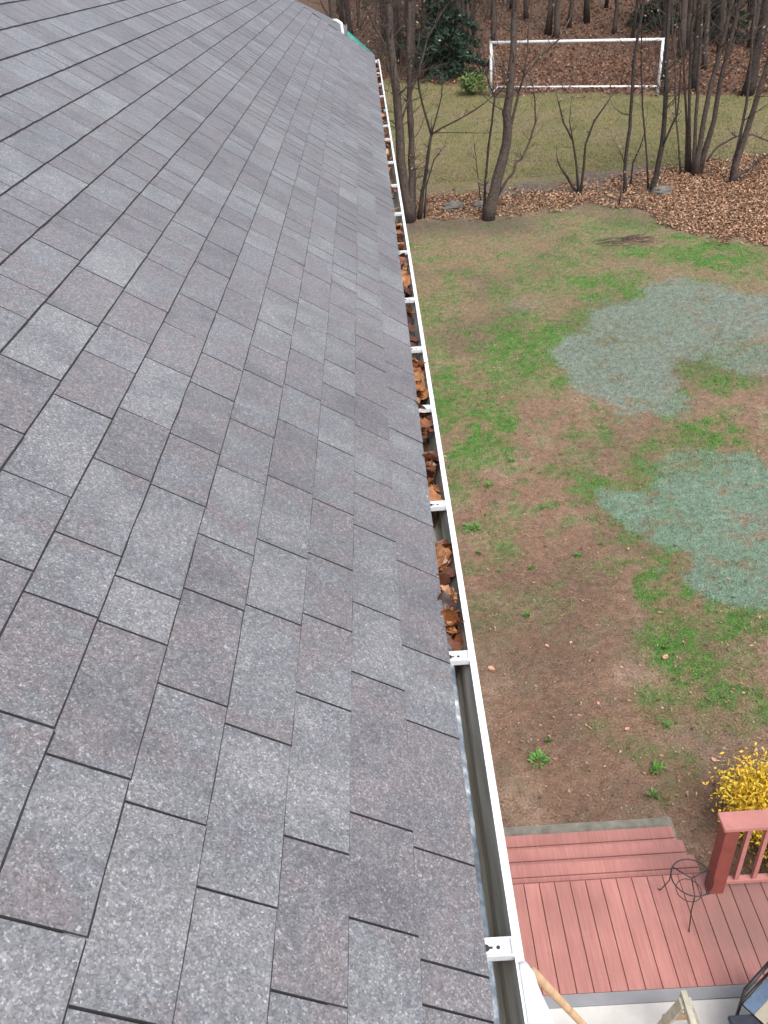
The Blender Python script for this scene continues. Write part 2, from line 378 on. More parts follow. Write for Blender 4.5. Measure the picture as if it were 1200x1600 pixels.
# ------------------------------------------------------------------ loose cover on the ground
def blades(name, P, H, W, C, label, cat):
    n = len(P); a = rng.uniform(0, 2*np.pi, n); lean = rng.normal(0, .45, (n, 2))*H[:, None]
    d = np.stack([np.cos(a), np.sin(a), 0*a], 1)*W[:, None]/2
    tip = P+np.stack([lean[:, 0], lean[:, 1], H], 1)
    V = np.stack([P-d, P+d, tip], 1).reshape(-1, 3)
    F = np.arange(3*n).reshape(-1, 3)
    o = link(name, mesh(name, V, F, False, np.repeat(C, 3, 0)), M_BLADE); return props(o, label, cat, kind='stuff')
def in_view(x, y, m=40):
    P = np.stack([x, y, gz(x, y)], 1)-CAM; z = P@fwd; z = np.maximum(z, .1)
    u = 600+FPX*(P@rt)/z; v = 800+FPX*(P@dn)/z
    return (u > 520) & (u < 1200+m*3) & (v > -m) & (v < 1600+m)
def scatter(n, x0, x1, y0, y1):
    # more points nearer the camera
    y = y0+(y1-y0)*rng.random(n)**1.35; x = x0+(x1-x0)*rng.random(n)
    k = in_view(x, y); return x[k], y[k]
x, y = scatter(420000, .2, 16, 4.2, 33)
k = masks(x, y); p = np.clip(k['grn']*.95+k['hyd']*.55+k['oli']*.28, 0, 1)*(1-k['leaf'])*(1-k['far'])
s = rng.random(len(x)) < p; x = x[s]; y = y[s]; k = {a: b[s] for a, b in k.items()}
c = np.zeros((len(x), 3))+np.array((0.20, 0.185, 0.095)); c = lerp(c, (0.078, 0.215, 0.038), np.clip(k['grn']*1.3, 0, 1)); hc = lerp(np.zeros_like(c)+np.array((0.205, 0.310, 0.228)), (0.225, 0.275, 0.226), smooth(y, 11.5, 16.5)); hk = np.clip(k['hyd']*1.25, 0, 1)[:, None]; c = c*(1-hk)+hc*hk
c *= rng.uniform(.65, 1.35, (len(x), 1))
blades('lawn_grass', np.stack([x, y, gz(x, y)-.003], 1), rng.uniform(.02, .05, len(x)), rng.uniform(.008, .02, len(x)), c, 'patchy green and grey green grass of the near lawn', 'grass')
x, y = scatter(160000, -1, 24, 30, 56)
k = masks(x, y); s = (rng.random(len(x)) < k['far']*(1-k['wood'])*(1-k['path'])*.6); x = x[s]; y = y[s]
c = np.zeros((len(x), 3))+np.array((0.215, 0.182, 0.080)); c *= rng.uniform(.6, 1.35, (len(x), 1)); c[:, 0] *= rng.uniform(.75, 1.1, len(x))
blades('far_lawn_grass', np.stack([x, y, gz(x, y)-.003], 1), rng.uniform(.03, .07, len(x)), rng.uniform(.015, .04, len(x)), c, 'olive dry grass of the lawn beyond the tree strip', 'grass')

def leaves(name, P, S, C, label, lift=.35, tilt=.5):
    n = len(P); a = rng.uniform(0, 2*np.pi, n); d = np.stack([np.cos(a), np.sin(a), rng.normal(0, tilt, n)], 1); d /= np.linalg.norm(d, axis=1)[:, None]
    e = np.stack([-np.sin(a), np.cos(a), rng.normal(0, tilt, n)], 1)
    S = S[:, None]; up = np.array([0, 0, 1.0])*S*rng.uniform(0, lift, (n, 1))
    V = np.stack([P-d*S*.5, P+e*S*.28+up, P+d*S*.5, P-e*S*.28+up], 1).reshape(-1, 3)
    b = np.arange(n)*4; F = np.concatenate([np.stack([b, b+2, b+1], 1), np.stack([b, b+3, b+2], 1)])
    o = link(name, mesh(name, V, F, False, np.repeat(C, 4, 0)), M_LITTER); return props(o, label, 'leaves', kind='stuff')
LEAFC = np.array([(0.36, 0.200, 0.115), (0.28, 0.140, 0.078), (0.44, 0.275, 0.17), (0.21, 0.108, 0.064), (0.40, 0.235, 0.13), (0.50, 0.35, 0.24)])
def leafcols(n): return LEAFC[rng.integers(0, 6, n)]*rng.uniform(.7, 1.2, (n, 1))
x, y = scatter(240000, -.5, 24, 22, 42)
k = masks(x, y); s = rng.random(len(x)) < k['leaf']*.95; x = x[s]; y = y[s]
leaves('leaf_strip', np.stack([x, y, gz(x, y)+rng.uniform(.005, .06, len(x))], 1), rng.uniform(.06, .115, len(x)), leafcols(len(x)), 'drift of tan fallen leaves under the strip of bare trees', .4, .35)
x = rng.uniform(-30, 60, 260000); y = 34+84*rng.random(260000)**1.7; s = in_view(x, y, 10); x = x[s]; y = y[s]
k = masks(x, y); s = rng.random(len(x)) < k['wood']; x = x[s]; y = y[s]
leaves('woodland_leaf_litter', np.stack([x, y, gz(x, y)+rng.uniform(.005, .08, len(x))], 1), rng.uniform(.09, .19, len(x)), leafcols(len(x))*np.array((.62, .52, .50)), 'rust brown fallen leaves covering the wooded hillside', .5, .5)
x, y = scatter(60000, .2, 16, 4.2, 32); k = masks(x, y); s = rng.random(len(x)) < (.75-k['hyd']*.6); x = x[s]; y = y[s]
leaves('scattered_yard_leaves', np.stack([x, y, gz(x, y)+rng.uniform(.004, .02, len(x))], 1), rng.uniform(.016, .034, len(x))+.045*rng.random(len(x))**6, leafcols(len(x))*rng.uniform(.45, 1.15, (len(x), 1))*np.array((.85, .9, .95)), 'small dry leaves and straw scattered over the bare soil', .3, .2)

# ------------------------------------------------------------------ house: roof frame
SC = 1.21
LIPX, LIPZ = 0.1635, CAMZ-1.494
EX, EZ = 0.0964, CAMZ-1.484          # shingle edge at the eave
SDIR = np.array([-math.cos(ROOFA), 0, math.sin(ROOFA)]); NDIR = np.array([math.sin(ROOFA), 0, math.cos(ROOFA)])
EAVE = np.array([EX, 0, EZ])-NDIR*.010
RY0, RY1, RS = -3.0, 15.08, 4.7       # roof along the eave, up-slope length
def rp(s_, y_, n_): return EAVE+SDIR*s_+np.array([0, y_, 0])+NDIR*n_
def roof_sy(u, v):
    d = ray(u, v); k_ = np.dot(EAVE+NDIR*.010-CAM, NDIR)/np.dot(d, NDIR); p = CAM+d*k_
    return float(np.dot(p-EAVE, SDIR)), p[1]
M_SHEDROOF = plain('shed_roofing', (0.13, 0.135, 0.145), 0.7, 0.15, 12)
house = empty('house', (-3.8, 6, 0), 'two storey house with a grey asphalt shingle roof', 'house')
def rquad(mb, s0, s1, y0, y1, n0, n1):
    V = [rp(s0, y0, n0), rp(s1, y0, n0), rp(s1, y1, n0), rp(s0, y1, n0), rp(s0, y0, n1), rp(s1, y0, n1), rp(s1, y1, n1), rp(s0, y1, n1)]
    return mb.add(V, [(0,1,2,3),(4,7,6,5),(0,4,5,1),(1,5,6,2),(2,6,7,3),(3,7,4,0)])
mb = MB(); rquad(mb, .012, RS, RY0, RY1, -.03, .0030)
rid = rp(RS, 0, 0); back = 2*rid[0]-EX
# rear slope
bx0, bz0 = rid[0], rid[2]
mb.add([(bx0, RY0, bz0), (bx0, RY1, bz0), (back, RY1, EZ), (back, RY0, EZ), (bx0, RY0, bz0-.04), (bx0, RY1, bz0-.04), (back, RY1, EZ-.04), (back, RY0, EZ-.04)], [(0,1,2,3),(4,7,6,5),(0,3,7,4),(1,5,6,2),(2,6,7,3)])
roof = mb.build('roof', M_DARK, house)
# course lines (distance up the slope) as measured on the photograph
CB = [0, .142, .280, .410, .548, .688, .828, .968, 1.116, 1.267, 1.42, 1.575, 1.73, 1.888, 2.045]
while CB[-1] < RS: CB.append(CB[-1]+.155)
CUTS = [(68,1447),(261,1270),(376,1341),(367,1400),(164,1583),(137,1196),(427,1155),(533,1106),(675,1138),(596,1243),(596,1283),(497,1320),(694,1337),(598,1447),(710,1512),(714,1582),(483,1560),
(409,755),(457,758),(523,792),(584,749),(587,784),(645,808),(586,832),(444,858),(520,878),(651,887),(588,953),(436,963),(513,972),(665,1021),(495,1088),(591,1063),(638,731),(540,707),
(128,633),(16,669),(227,653),(306,693),(383,662),(340,614),(190,732),(279,773),(372,738),(52,752),(136,848),(357,851),(22,881),(232,917),(337,936),(92,942),(196,983),(38,1122),(300,1084),
(317,332),(362,348),(347,386),(331,420),(397,420),(382,462),(318,476),(369,502),(309,528),(351,566),(443,462),(432,512),(422,552),(414,591),(334,612),(397,669),(475,613),(467,668),(482,557),(488,512),(492,476),(497,433),(537,483),(536,532),(532,572),(532,610),(530,644),(579,492),(580,534),(580,570),(582,627),(583,676),(620,500),(621,530),(622,573),(627,615),(632,678),
(29,339),(86,387),(120,350),(36,444),(108,488),(157,431),(198,379),(162,316),(224,347),(245,317),(258,416),(276,379),(226,470),(280,508),(196,519),(264,573),(169,563),(44,571)]
fixed = {}
for u, v in CUTS:
    s_, y_ = roof_sy(u, v)
    for i in range(len(CB)-1):
        if CB[i] <= s_ < CB[i+1]: fixed.setdefault(i, []).append(y_)
rs = random.Random(5); tabs = []
for i in range(len(CB)-1):
    fx = sorted(fixed.get(i, []))
    fx2 = []
    for f_ in fx:
        if not fx2 or f_-fx2[-1] > .07: fx2.append(f_)
    cuts = list(fx2)
    if not cuts: cuts = [rs.uniform(2, 2.3)]
    # fill big gaps, then carry on at both ends
    out = [cuts[0]]
    for f_ in cuts[1:]:
        g_ = f_-out[-1]; n_ = max(1, round(g_/.24)) if g_ > .42 else 1; st = out[-1]
        for q in range(1, n_): out.append(st+g_*(q+rs.uniform(-.15, .15))/n_)
        out.append(f_)
    while out[-1] < RY1-.1: out.append(out[-1]+rs.choice([.13, .16, .19, .22, .25, .28]))
    while out[0] > RY0+.1: out.insert(0, out[0]-rs.choice([.17, .22, .26, .29, .32, .35]))
    out = [min(max(o_, RY0), RY1+.02) for o_ in out]
    for a_, b_ in zip(out[:-1], out[1:]):
        if b_-a_ > .05: tabs.append((i, a_, b_))
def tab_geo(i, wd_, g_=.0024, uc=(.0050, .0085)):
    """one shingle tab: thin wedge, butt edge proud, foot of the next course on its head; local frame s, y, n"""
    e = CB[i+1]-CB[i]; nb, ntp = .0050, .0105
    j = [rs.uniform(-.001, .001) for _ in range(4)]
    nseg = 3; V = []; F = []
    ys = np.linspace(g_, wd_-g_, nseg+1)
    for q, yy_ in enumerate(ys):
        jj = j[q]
        V += [(jj-rs.uniform(*uc), yy_, .0008), (jj, yy_, ntp+rs.uniform(-.0008, .0012)), (e+.03, yy_, .0036), (e+.03, yy_, .0002)]  # butt foot flared out so its dark face draws the course shade line
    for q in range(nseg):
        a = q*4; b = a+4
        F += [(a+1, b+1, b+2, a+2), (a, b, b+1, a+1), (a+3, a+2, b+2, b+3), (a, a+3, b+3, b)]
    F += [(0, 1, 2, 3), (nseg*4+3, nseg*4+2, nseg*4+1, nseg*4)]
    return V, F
rotm = Matrix((SDIR.tolist(), (0, 1, 0), NDIR.tolist())).transposed()   # local -> world
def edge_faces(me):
    # cut edges show the black asphalt core; flared butts draw in course shade
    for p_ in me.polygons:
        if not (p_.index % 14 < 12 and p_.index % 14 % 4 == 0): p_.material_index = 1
def score(t_):
    i, a_, b_ = t_; p = rp((CB[i]+CB[i+1])/2, (a_+b_)/2, 0); z_ = depth(p)
    if z_ < .3: return -1
    P4 = [to_px(rp(s_, y_, .01)) for s_, y_ in ((CB[i], a_), (CB[i+1], a_), (CB[i+1], b_), (CB[i], b_))]
    if max(q[0] for q in P4) < 0 or min(q[0] for q in P4) > 1200 or max(q[1] for q in P4) < 0 or min(q[1] for q in P4) > 1600: return -1
    ar = abs(sum(P4[q][0]*P4[(q+1) % 4][1]-P4[(q+1) % 4][0]*P4[q][1] for q in range(4)))/2
    return ar
tabs.sort(key=score, reverse=True)
cache = {}
for t_ in tabs[:300]:
    i, a_, b_ = t_; wd_ = b_-a_; key = (round(CB[i+1]-CB[i], 3), round(wd_, 2), rs.randint(0, 1))
    if key not in cache:
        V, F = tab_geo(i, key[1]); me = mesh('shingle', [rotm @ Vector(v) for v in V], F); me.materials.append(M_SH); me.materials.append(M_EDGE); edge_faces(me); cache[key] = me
    o = link('shingle', cache[key], None, roof, rp(CB[i], a_, 0)); o.scale = (1, wd_/key[1], 1)
mb = MB(); tone = []
for t_ in tabs[300:]:
    i, a_, b_ = t_; V, F = tab_geo(i, b_-a_, .0042, (.003, .006)); o_ = rp(CB[i], a_, 0)
    mb.add([np.array(rotm @ Vector(v))+o_ for v in V], F); r_ = rs.random(); tone += [r_]*len(V)
me = mesh('shingle_field', mb.V, mb.F, False, np.repeat(np.array(tone)[:, None], 3, 1))
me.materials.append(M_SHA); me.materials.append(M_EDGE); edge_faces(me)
props(link('shingle_field', me, None, roof), kind='stuff')
def extr(prof, y0, y1, ny=1):
    n_ = len(prof); V = []; F = []
    for q in range(ny+1):
        yq = y0+(y1-y0)*q/ny; V += [(a, yq, b) for a, b in prof]
    for q in range(ny):
        for p_ in range(n_): F.append((q*n_+p_, q*n_+(p_+1) % n_, (q+1)*n_+(p_+1) % n_, (q+1)*n_+p_))
    F.append(tuple(range(n_-1, -1, -1))); F.append(tuple(range(ny*n_, (ny+1)*n_)))
    return V, F
# eave trim
mb = MB(); y0, y1 = RY0, RY1
dz = EZ-.019
MB().add(*extr([(EX-.10, dz+.074), (EX-.006, dz-.002), (EX-.004, dz-.012), (EX-.008, dz-.012), (EX-.10, dz+.069)], 1.62, RY1-.02)).build('drip_edge', M_DRIP, house)
y1 = 1.64
prof = [(EX-.10, dz+.072), (EX+.010, dz-.004), (EX+.0125, dz-.012), (EX+.010, dz-.012), (EX+.0075, dz-.007), (EX-.10, dz+.069)]
V = [(px_, yq, pz_) for yq in (y0, y1-.02) for px_, pz_ in prof]; n_ = len(prof)
mb.add(V, [(q, (q+1) % n_, n_+(q+1) % n_, n_+q) for q in range(n_)]+[tuple(range(n_-1, -1, -1)), tuple(range(n_, 2*n_))])
mb.build('drip_edge', M_DRIP, house)
FX = .032
MB().box((FX-.02, RY0, LIPZ-.17), (FX, RY1-.03, EZ-.035)).build('fascia', M_WHITE, house)
MB().box((FX-.42, RY0, LIPZ-.165), (FX-.0205, RY1-.03, LIPZ-.15)).build('soffit', M_WHITE, house)
# walls in lap siding
wx = FX-.42; mb = MB(); zt = LIPZ-.152; nb_ = 52; hh = zt/nb_
for q in range(nb_):
    z0 = q*hh; mb.add([(wx-.02, RY0+.3, z0), (wx, RY0+.3, z0), (wx, RY1-.3, z0), (wx-.02, RY1-.3, z0), (wx-.02, RY0+.3, z0+hh), (wx-.012, RY0+.3, z0+hh), (wx-.012, RY1-.3, z0+hh), (wx-.02, RY1-.3, z0+hh)], [(0,3,2,1),(4,5,6,7),(0,1,5,4),(1,2,6,5),(2,3,7,6),(3,0,4,7)])
mb.box((back+.45, RY0+.31, 0), (wx-.021, RY1-.31, zt-.003))
gxm = rid[0]
mb.add([(wx-.03, RY1-.32, zt-.004), (back+.46, RY1-.32, zt-.004), (gxm, RY1-.32, rid[2]-.12), (wx-.03, RY0+.32, zt-.004), (back+.46, RY0+.32, zt-.004), (gxm, RY0+.32, rid[2]-.12)], [(0,1,2),(5,4,3),(0,2,5,3),(1,4,5,2)])
mb.build('wall', M_SIDING, house)
mb = MB(); rquad(mb, .0, RS, RY1+.026, RY1+.055, -.11, -.012); mb.build('rake_board', M_WHITE, house)
mb = MB(); rquad(mb, .0, RS, RY1+.022, RY1+.075, -.0115, .006); mb.build('rake_edge', M_DARK, house)
mb = MB(); rquad(mb, .0, RS, RY1+.078, RY1+.13, -.03, .004); mb.build('rake_flashing', M_SHEDROOF, house)

# ------------------------------------------------------------------ gutter
gut = empty('rain_gutter', (LIPX-.06, 6, LIPZ-.13), 'white metal rain gutter clogged with brown leaves along the roof edge', 'gutter')
GY0, GY1 = RY0, 14.62
GB = LIPZ-.125
# outer shell (white) as an open K profile of 2.5 mm, inner liner as the dirty face of the trough
pin = [(FX+.004, LIPZ-.012), (FX+.004, GB+.004), (FX+.078, GB+.004), (FX+.092, GB+.030), (LIPX-.034, GB+.062), (LIPX-.016, LIPZ-.02), (LIPX-.0165, LIPZ-.004)]
pout = [(FX+.0015, LIPZ-.012), (FX+.0015, GB), (FX+.081, GB), (FX+.095, GB+.028), (LIPX-.030, GB+.06), (LIPX-.010, LIPZ-.03), (LIPX, LIPZ-.014), (LIPX, LIPZ-.003), (LIPX-.0015, LIPZ-.0008), (LIPX-.004, LIPZ), (LIPX-.0165, LIPZ)]
V, F = extr(pout+pin[::-1], GY0, GY1, 24)
n_ = len(pout)+len(pin); me = mesh('trough', V, F)
me.materials.append(M_WHITE); me.materials.append(M_TROUGH)
# inner faces of the trough carry the dirt
for p_ in me.polygons:
    if p_.loop_total == 4:
        c_ = p_.index % n_
        if len(pout) <= c_ < n_-1: p_.material_index = 1
link('trough', me, None, gut)
MB().add(*extr([(FX+.0045, LIPZ-.02), (FX+.0045, GB+.0045), (FX+.08, GB+.0045), (LIPX-.036, GB+.065), (LIPX-.017, LIPZ-.006)], GY1-.012, GY1-.004)).build('end_cap', M_WHITE, gut)
HY = []
for v in [1478, 1024, 787, 636, 544, 467, 393, 333, 289, 253, 217, 196, 172, 150, 131, 114]:
    p = at_z(576.23+.16467*v-8, v, LIPZ); HY.append(p[1])
HY = [HY[0]-.72, HY[0]-1.45]+HY
hme = None
for yh in HY:
    x0, x1 = EX-.010, LIPX-.0155; w2 = .0145
    if hme is None:
        bm = MB(); zt_ = -.001
        bm.box((x0, -w2, zt_-.003), (x1, w2, zt_)); bm.box((x0, -w2-.003, zt_-.012), (x1, -w2+.0005, zt_+.003)); bm.box((x0, w2-.0005, zt_-.012), (x1, w2+.003, zt_+.003))
        bm.box((x1-.004, -w2-.002, zt_-.014), (x1+.0035, w2+.002, zt_+.0035))
        hme = mesh('hanger', bm.V, bm.F); hme.materials.append(M_ALU)
        km = MB()
        km.tube([(x0+.012, 0, zt_+.0002), (x0+.012, 0, zt_+.0009)], .0065, 10); km.box((x0+.016, -.002, zt_+.0002), (x0+.024, .002, zt_+.0008)); km.tube([(x0+.034, 0, zt_+.0002), (x0+.034, 0, zt_+.0009)], .0035, 8)
        kme = mesh('keyhole', km.V, km.F); kme.materials.append(M_HOLE)
    h_ = link('hanger', hme, None, gut, (0, yh, LIPZ)); h_.rotation_euler = (0, 0, 0)
    link('keyhole', kme, None, h_, (0, yh, LIPZ))

# dead leaves lying in the gutter
def leaf_mesh(k_):
    r_ = random.Random(k_); n_ = 9; V = []; F = []
    curl = r_.uniform(.1, .7); bend = r_.uniform(-.6, .6)
    for q in range(n_):
        t_ = q/(n_-1); wv = (math.sin(math.pi*t_**.8)**.8)*(.30+.10*(q % 2)) if 0 < q < n_-1 else .02
        for sgn in (-1, -.5, 0, .5, 1):
            yv = sgn*wv; z_ = curl*abs(yv)**1.5*1.3+bend*(t_-.5)**2+r_.uniform(-.03, .03)
            V.append((t_-.5, yv*(1-.25*abs(sgn)*curl*.5), z_))
    for q in range(n_-1):
        for c_ in range(4): F.append((q*5+c_, q*5+c_+1, q*5+c_+6, q*5+c_+5))
    V.append((-.72, .02, .05)); F.append((2, len(V)-1, 1))
    me_ = mesh('dead_leaf', V, F, True); me_.materials.append(M_LEAF); return me_
LM = [leaf_mesh(q) for q in range(7)]
def gut_y(v): return at_z(576.23+.16467*v-20, v, LIPZ)[1]
ranges = [(1012, 905, 22), (905, 832, 10), (778, 740, 6), (735, 655, 16), (650, 628, 4), (625, 550, 20), (545, 510, 3), (500, 470, 4), (462, 400, 16), (392, 340, 14), (330, 292, 4), (285, 256, 5), (250, 200, 16), (195, 140, 22), (135, 100, 22)]
WORDS = 'zero one two three four five six seven eight nine ten eleven twelve thirteen fourteen fifteen sixteen'.split()
for a_, b_, cnt in ranges:
    ya, yb = gut_y(a_), gut_y(b_)
    cnt = int(cnt*(1.7 if a_ > 600 else 1.35))
    for q in range(cnt):
        o = bpy.data.objects.new('dead_leaf', random.choice(LM)); COL.objects.link(o)
        sz = random.choice((.035, .05, .06, .07, .085, .1))*random.uniform(.85, 1.1); cq = max(1, round((yb-ya)/.22)); cc = random.randrange(cq); yq = ya+(yb-ya)*min(.98, max(.02, (cc+.5+random.gauss(0, .20))/cq))
        o.location = (random.uniform(EX-.002, LIPX-.045), yq, LIPZ-random.uniform(.006, .034))
        o.scale = (sz, sz, sz); o.rotation_euler = (random.gauss(0, .5), random.gauss(0, .5), random.uniform(0, 6.28))
        tn = random.random()**.9; o.color = (tn, tn, tn, 1); bay = sum(1 for h_ in HY[2:] if h_ < yq)
        nm = ['dark brown', 'rust brown', 'orange brown', 'pale tan'][min(3, int(tn*4))]
        props(o, f'{nm} dead leaf in the gutter just past hanger {WORDS[bay]} counted from the white cloth', 'leaf', 'dead leaves lying in the gutter')
# rotted mush below the leaves
mb = MB()
for a_, b_, cnt in ranges:
    if cnt < 6: continue
    ya, yb = gut_y(a_), gut_y(b_); ns = max(2, int((yb-ya)/.03)); xs_ = np.linspace(FX+.006, LIPX-.037, 6); V = []; F = []
    for q in range(ns+1):
        e_ = min(q, ns-q)/3.0; hgt = .062*min(1, e_)
        for xq in xs_: V.append((xq, ya+(yb-ya)*q/ns, GB+.008+(hgt+random.uniform(-.012, .02)*min(1, e_)) + max(0, (xq-FX-.078))*.9))
    for q in range(ns):
        for c_ in range(5): F.append((q*6+c_, q*6+c_+1, q*6+c_+7, q*6+c_+6))
    mb.add(V, F)
props(mb.build('leaf_mush', M_MUSH, None, True), 'dark rotted leaf mush in the bottom of the gutter', 'leaves', kind='stuff')

# ------------------------------------------------------------------ deck, stairs, railing
DZ = CAMZ-7.49; DY0, DY1 = 3.535, 4.555
deck = empty('deck', (2.2, 4.0, 0), 'red stained wooden deck with plank floor and stairs down to the yard', 'deck')
bw = .1460; x0 = at_z(818.5, 1384, DZ)[0]-bw*7
bme = None
for q in range(40):
    xa = x0+q*bw
    if xa < -.35: continue
    yb = DY1 if xa < 2.66 else 4.47
    if bme is None:
        m_ = MB().box((.003, 0, -.03), (bw-.003, 1, 0)); bme = mesh('deck_board', m_.V, m_.F)
        bm = bmesh.new(); bm.from_mesh(bme); bmesh.ops.bevel(bm, geom=[e for e in bm.edges if abs(e.verts[0].co.y-e.verts[1].co.y) > .5 and e.verts[0].co.z > -.01], offset=.003, segments=1, affect='EDGES'); bm.to_mesh(bme); bm.free()
        bme.materials.append(M_DECK)
    o = link('deck_board', bme, None, deck, (xa, DY0, DZ)); o.scale = (1, yb-DY0, 1)
xe = x0+40*bw
mb = MB()
for yj in (3.6, 4.05, 4.44): mb.box((-.34, yj-.02, DZ-.20), (xe-.01, yj+.02, DZ-.031))
for xp in (-.2, 1.2, 2.6, 4.0): 
    for yp in (3.7, 4.3): mb.box((xp-.05, yp-.05, 0), (xp+.05, yp+.05, DZ-.201))
mb.build('substructure', M_REDSHADE, deck)
MB().box((2.70, 4.475, DZ-.23), (xe, 4.51, DZ-.002)).build('rim_board', M_REDSHADE, deck)
RISE, RUN = .178, .285
stair = MB().box((-.30, DY1+.001, 0), (2.66, DY1+.03, DZ-.034)).build('stair', M_REDSHADE, deck)
for q in range(3):
    zt_ = DZ-RISE*(q+1); ya = DY1+.033+RUN*q
    for yq, y2 in ((ya, ya+.136), (ya+.145, ya+RUN-.004)): MB().box((-.30, yq, zt_-.032), (2.665, y2, zt_)).build('tread_board', M_DECK, stair, bev=.003)
    MB().box((-.29, ya+RUN-.045, 0), (2.65, ya+RUN-.022, zt_-.034)).build('riser', M_REDSHADE, stair)
# railing to the right of the stairs
RYc = 4.415
rail = MB().box((2.745, RYc-.03, DZ+.075), (xe-.1, RYc+.03, DZ+.115)).build('railing', M_REDCAP, deck)
MB().box((2.61, RYc-.075, DZ+.002), (2.74, RYc+.055, DZ+.985)).build('post', M_REDSHADE, rail, bev=.004)
MB().box((2.58, RYc-.105, DZ+.986), (xe-.1, RYc+.075, DZ+1.025)).build('top_rail', M_REDCAP, rail, bev=.004)
MB().box((2.742, RYc-.02, DZ+.90), (xe-.1, RYc+.02, DZ+.984)).build('upper_rail', M_REDSHADE, rail)
q = 0; xb = 2.86
while xb < xe-.2:
    MB().box((xb-.019, RYc-.019, DZ+.116), (xb+.019, RYc+.019, DZ+.899)).build('baluster', M_REDCAP, rail); xb += .165
MB().box((xe-.23, RYc-.065, DZ+.002), (xe-.1, RYc+.065, DZ+.985)).build('post', M_REDSHADE, rail, bev=.004)
# concrete pad at the foot of the stairs
pad = MB().box((-.3, 5.15, -.1), (2.74, 5.66, .03)).build('stair_pad', M_CONC, None, bev=.012)
props(pad, kind='structure')
# landing on the house side of the deck
MB().box((-.36, 1.5, 0), (5.4, 3.43, DZ-.012)).build('landing', M_LAND); props(bpy.data.objects['landing'], kind='structure')
t_ = MB().box((-.36, 3.432, 0), (5.4, 3.53, DZ+.002)).build('landing_edge', M_GREYTRIM); props(t_, kind='structure')

# ------------------------------------------------------------------ iron plant stand
f1, f2, f3 = at_z(1060, 1429, DZ), at_z(1050, 1377, DZ), at_z(1101, 1402, DZ)
hs = .44; rc_ = at_z(1081, 1371, DZ+hs); rr = .178
ps = empty('plant_stand', (rc_[0], rc_[1], DZ), 'empty round black wrought iron plant stand on the red deck', 'plant stand')
P = [rc_+np.array([math.cos(a)*rr, math.sin(a)*rr, 0]) for a in np.linspace(0, 2*math.pi, 33)]
MB().tube(P, .0065, 6, cap=False).build('ring', M_IRON, ps, True)
for a in (R(-100), R(140), R(20)):
    top = rc_+np.array([math.cos(a)*rr, math.sin(a)*rr, -.002]); ft = np.array([rc_[0]+math.cos(a)*rr*1.35, rc_[1]+math.sin(a)*rr*1.35, DZ+.008])
    midp = top*.5+ft*.5+np.array([-math.cos(a)*.03, -math.sin(a)*.03, 0])
    MB().tube([top, top*.7+midp*.3, midp, midp*.3+ft*.7, ft, ft+np.array([math.cos(a)*.02, math.sin(a)*.02, .006])], .0055, 6).build('leg', M_IRON, ps, True)
for a in (R(-100), R(140), R(20)):
    MB().tube([rc_+np.array([math.cos(a)*rr, math.sin(a)*rr, -.004]), rc_+np.array([0, 0, -.012])], .0055, 6).build('spoke', M_IRON, ps, True)
P = [rc_+np.array([math.cos(a)*rr*.62, math.sin(a)*rr*.62, -.2]) for a in np.linspace(0, 2*math.pi, 25)]
MB().tube(P, .004, 5, cap=False).build('brace_ring', M_IRON, ps, True)

# ------------------------------------------------------------------ pole and cloth at the gutter
a3 = at_z(834, 1520, LIPZ-.05); LZ = DZ-.012
uv0 = to_px(a3)
foot = None
for kk in np.arange(1.2, 30, .1):
    u_, v_ = uv0[0]+(912-uv0[0])*kk, uv0[1]+(1602-uv0[1])*kk
    d_ = ray(u_, v_)
    if d_[2] >= -.05: break
    p = at_z(u_, v_, LZ)
    if p[0] > 1.75: foot = p; break
if foot is None: foot = np.array([1.8, 2.2, LZ])
foot[2] = LZ
pd = (foot-a3)/np.linalg.norm(foot-a3)
o = MB().tube([a3-pd*.02, a3+(foot-a3)*.5, foot+np.array([0, 0, .002])], .0085, 10).build('wooden_pole', M_POLE, None, True)
props(o, 'long tan wooden pole leaning against the gutter beside white cloth', 'pole')
# rag hung over the lip
ya, yb = at_z(824, 1503, LIPZ)[1], .40
nu, nv = 26, 12; V = []; F = []
for i in range(nu+1):
    t_ = i/nu; yq = ya+(yb-ya)*t_
    bul = .036*min(1, t_/.2)**.5+.005*math.sin(t_*11)+.04*max(0, t_-.5)**1.2*2
    for j_ in range(nv+1):
        s_ = j_/nv
        if s_ < .3: px_ = LIPX-.012+s_/.3*.012; pz_ = LIPZ+.001+.003*math.sin(s_/.3*math.pi*.5)
        else:
            q_ = (s_-.3)/.7; px_ = LIPX+bul*math.sin(q_*math.pi*.55)+.004*math.sin(t_*31+q_*3); pz_ = LIPZ+.004-q_*(.10*min(1, t_*5+.15))
        V.append((px_, yq, pz_))
for i in range(nu):
    for j_ in range(nv): F.append((i*(nv+1)+j_, i*(nv+1)+j_+1, (i+1)*(nv+1)+j_+1, (i+1)*(nv+1)+j_))
o = link('cloth_rag', mesh('cloth_rag', V, F, True), M_CLOTH); m_ = o.modifiers.new('thick', 'SOLIDIFY'); m_.thickness = .002; m_.offset = 1
props(o, 'bunched white cloth hung over the gutter lip', 'cloth')

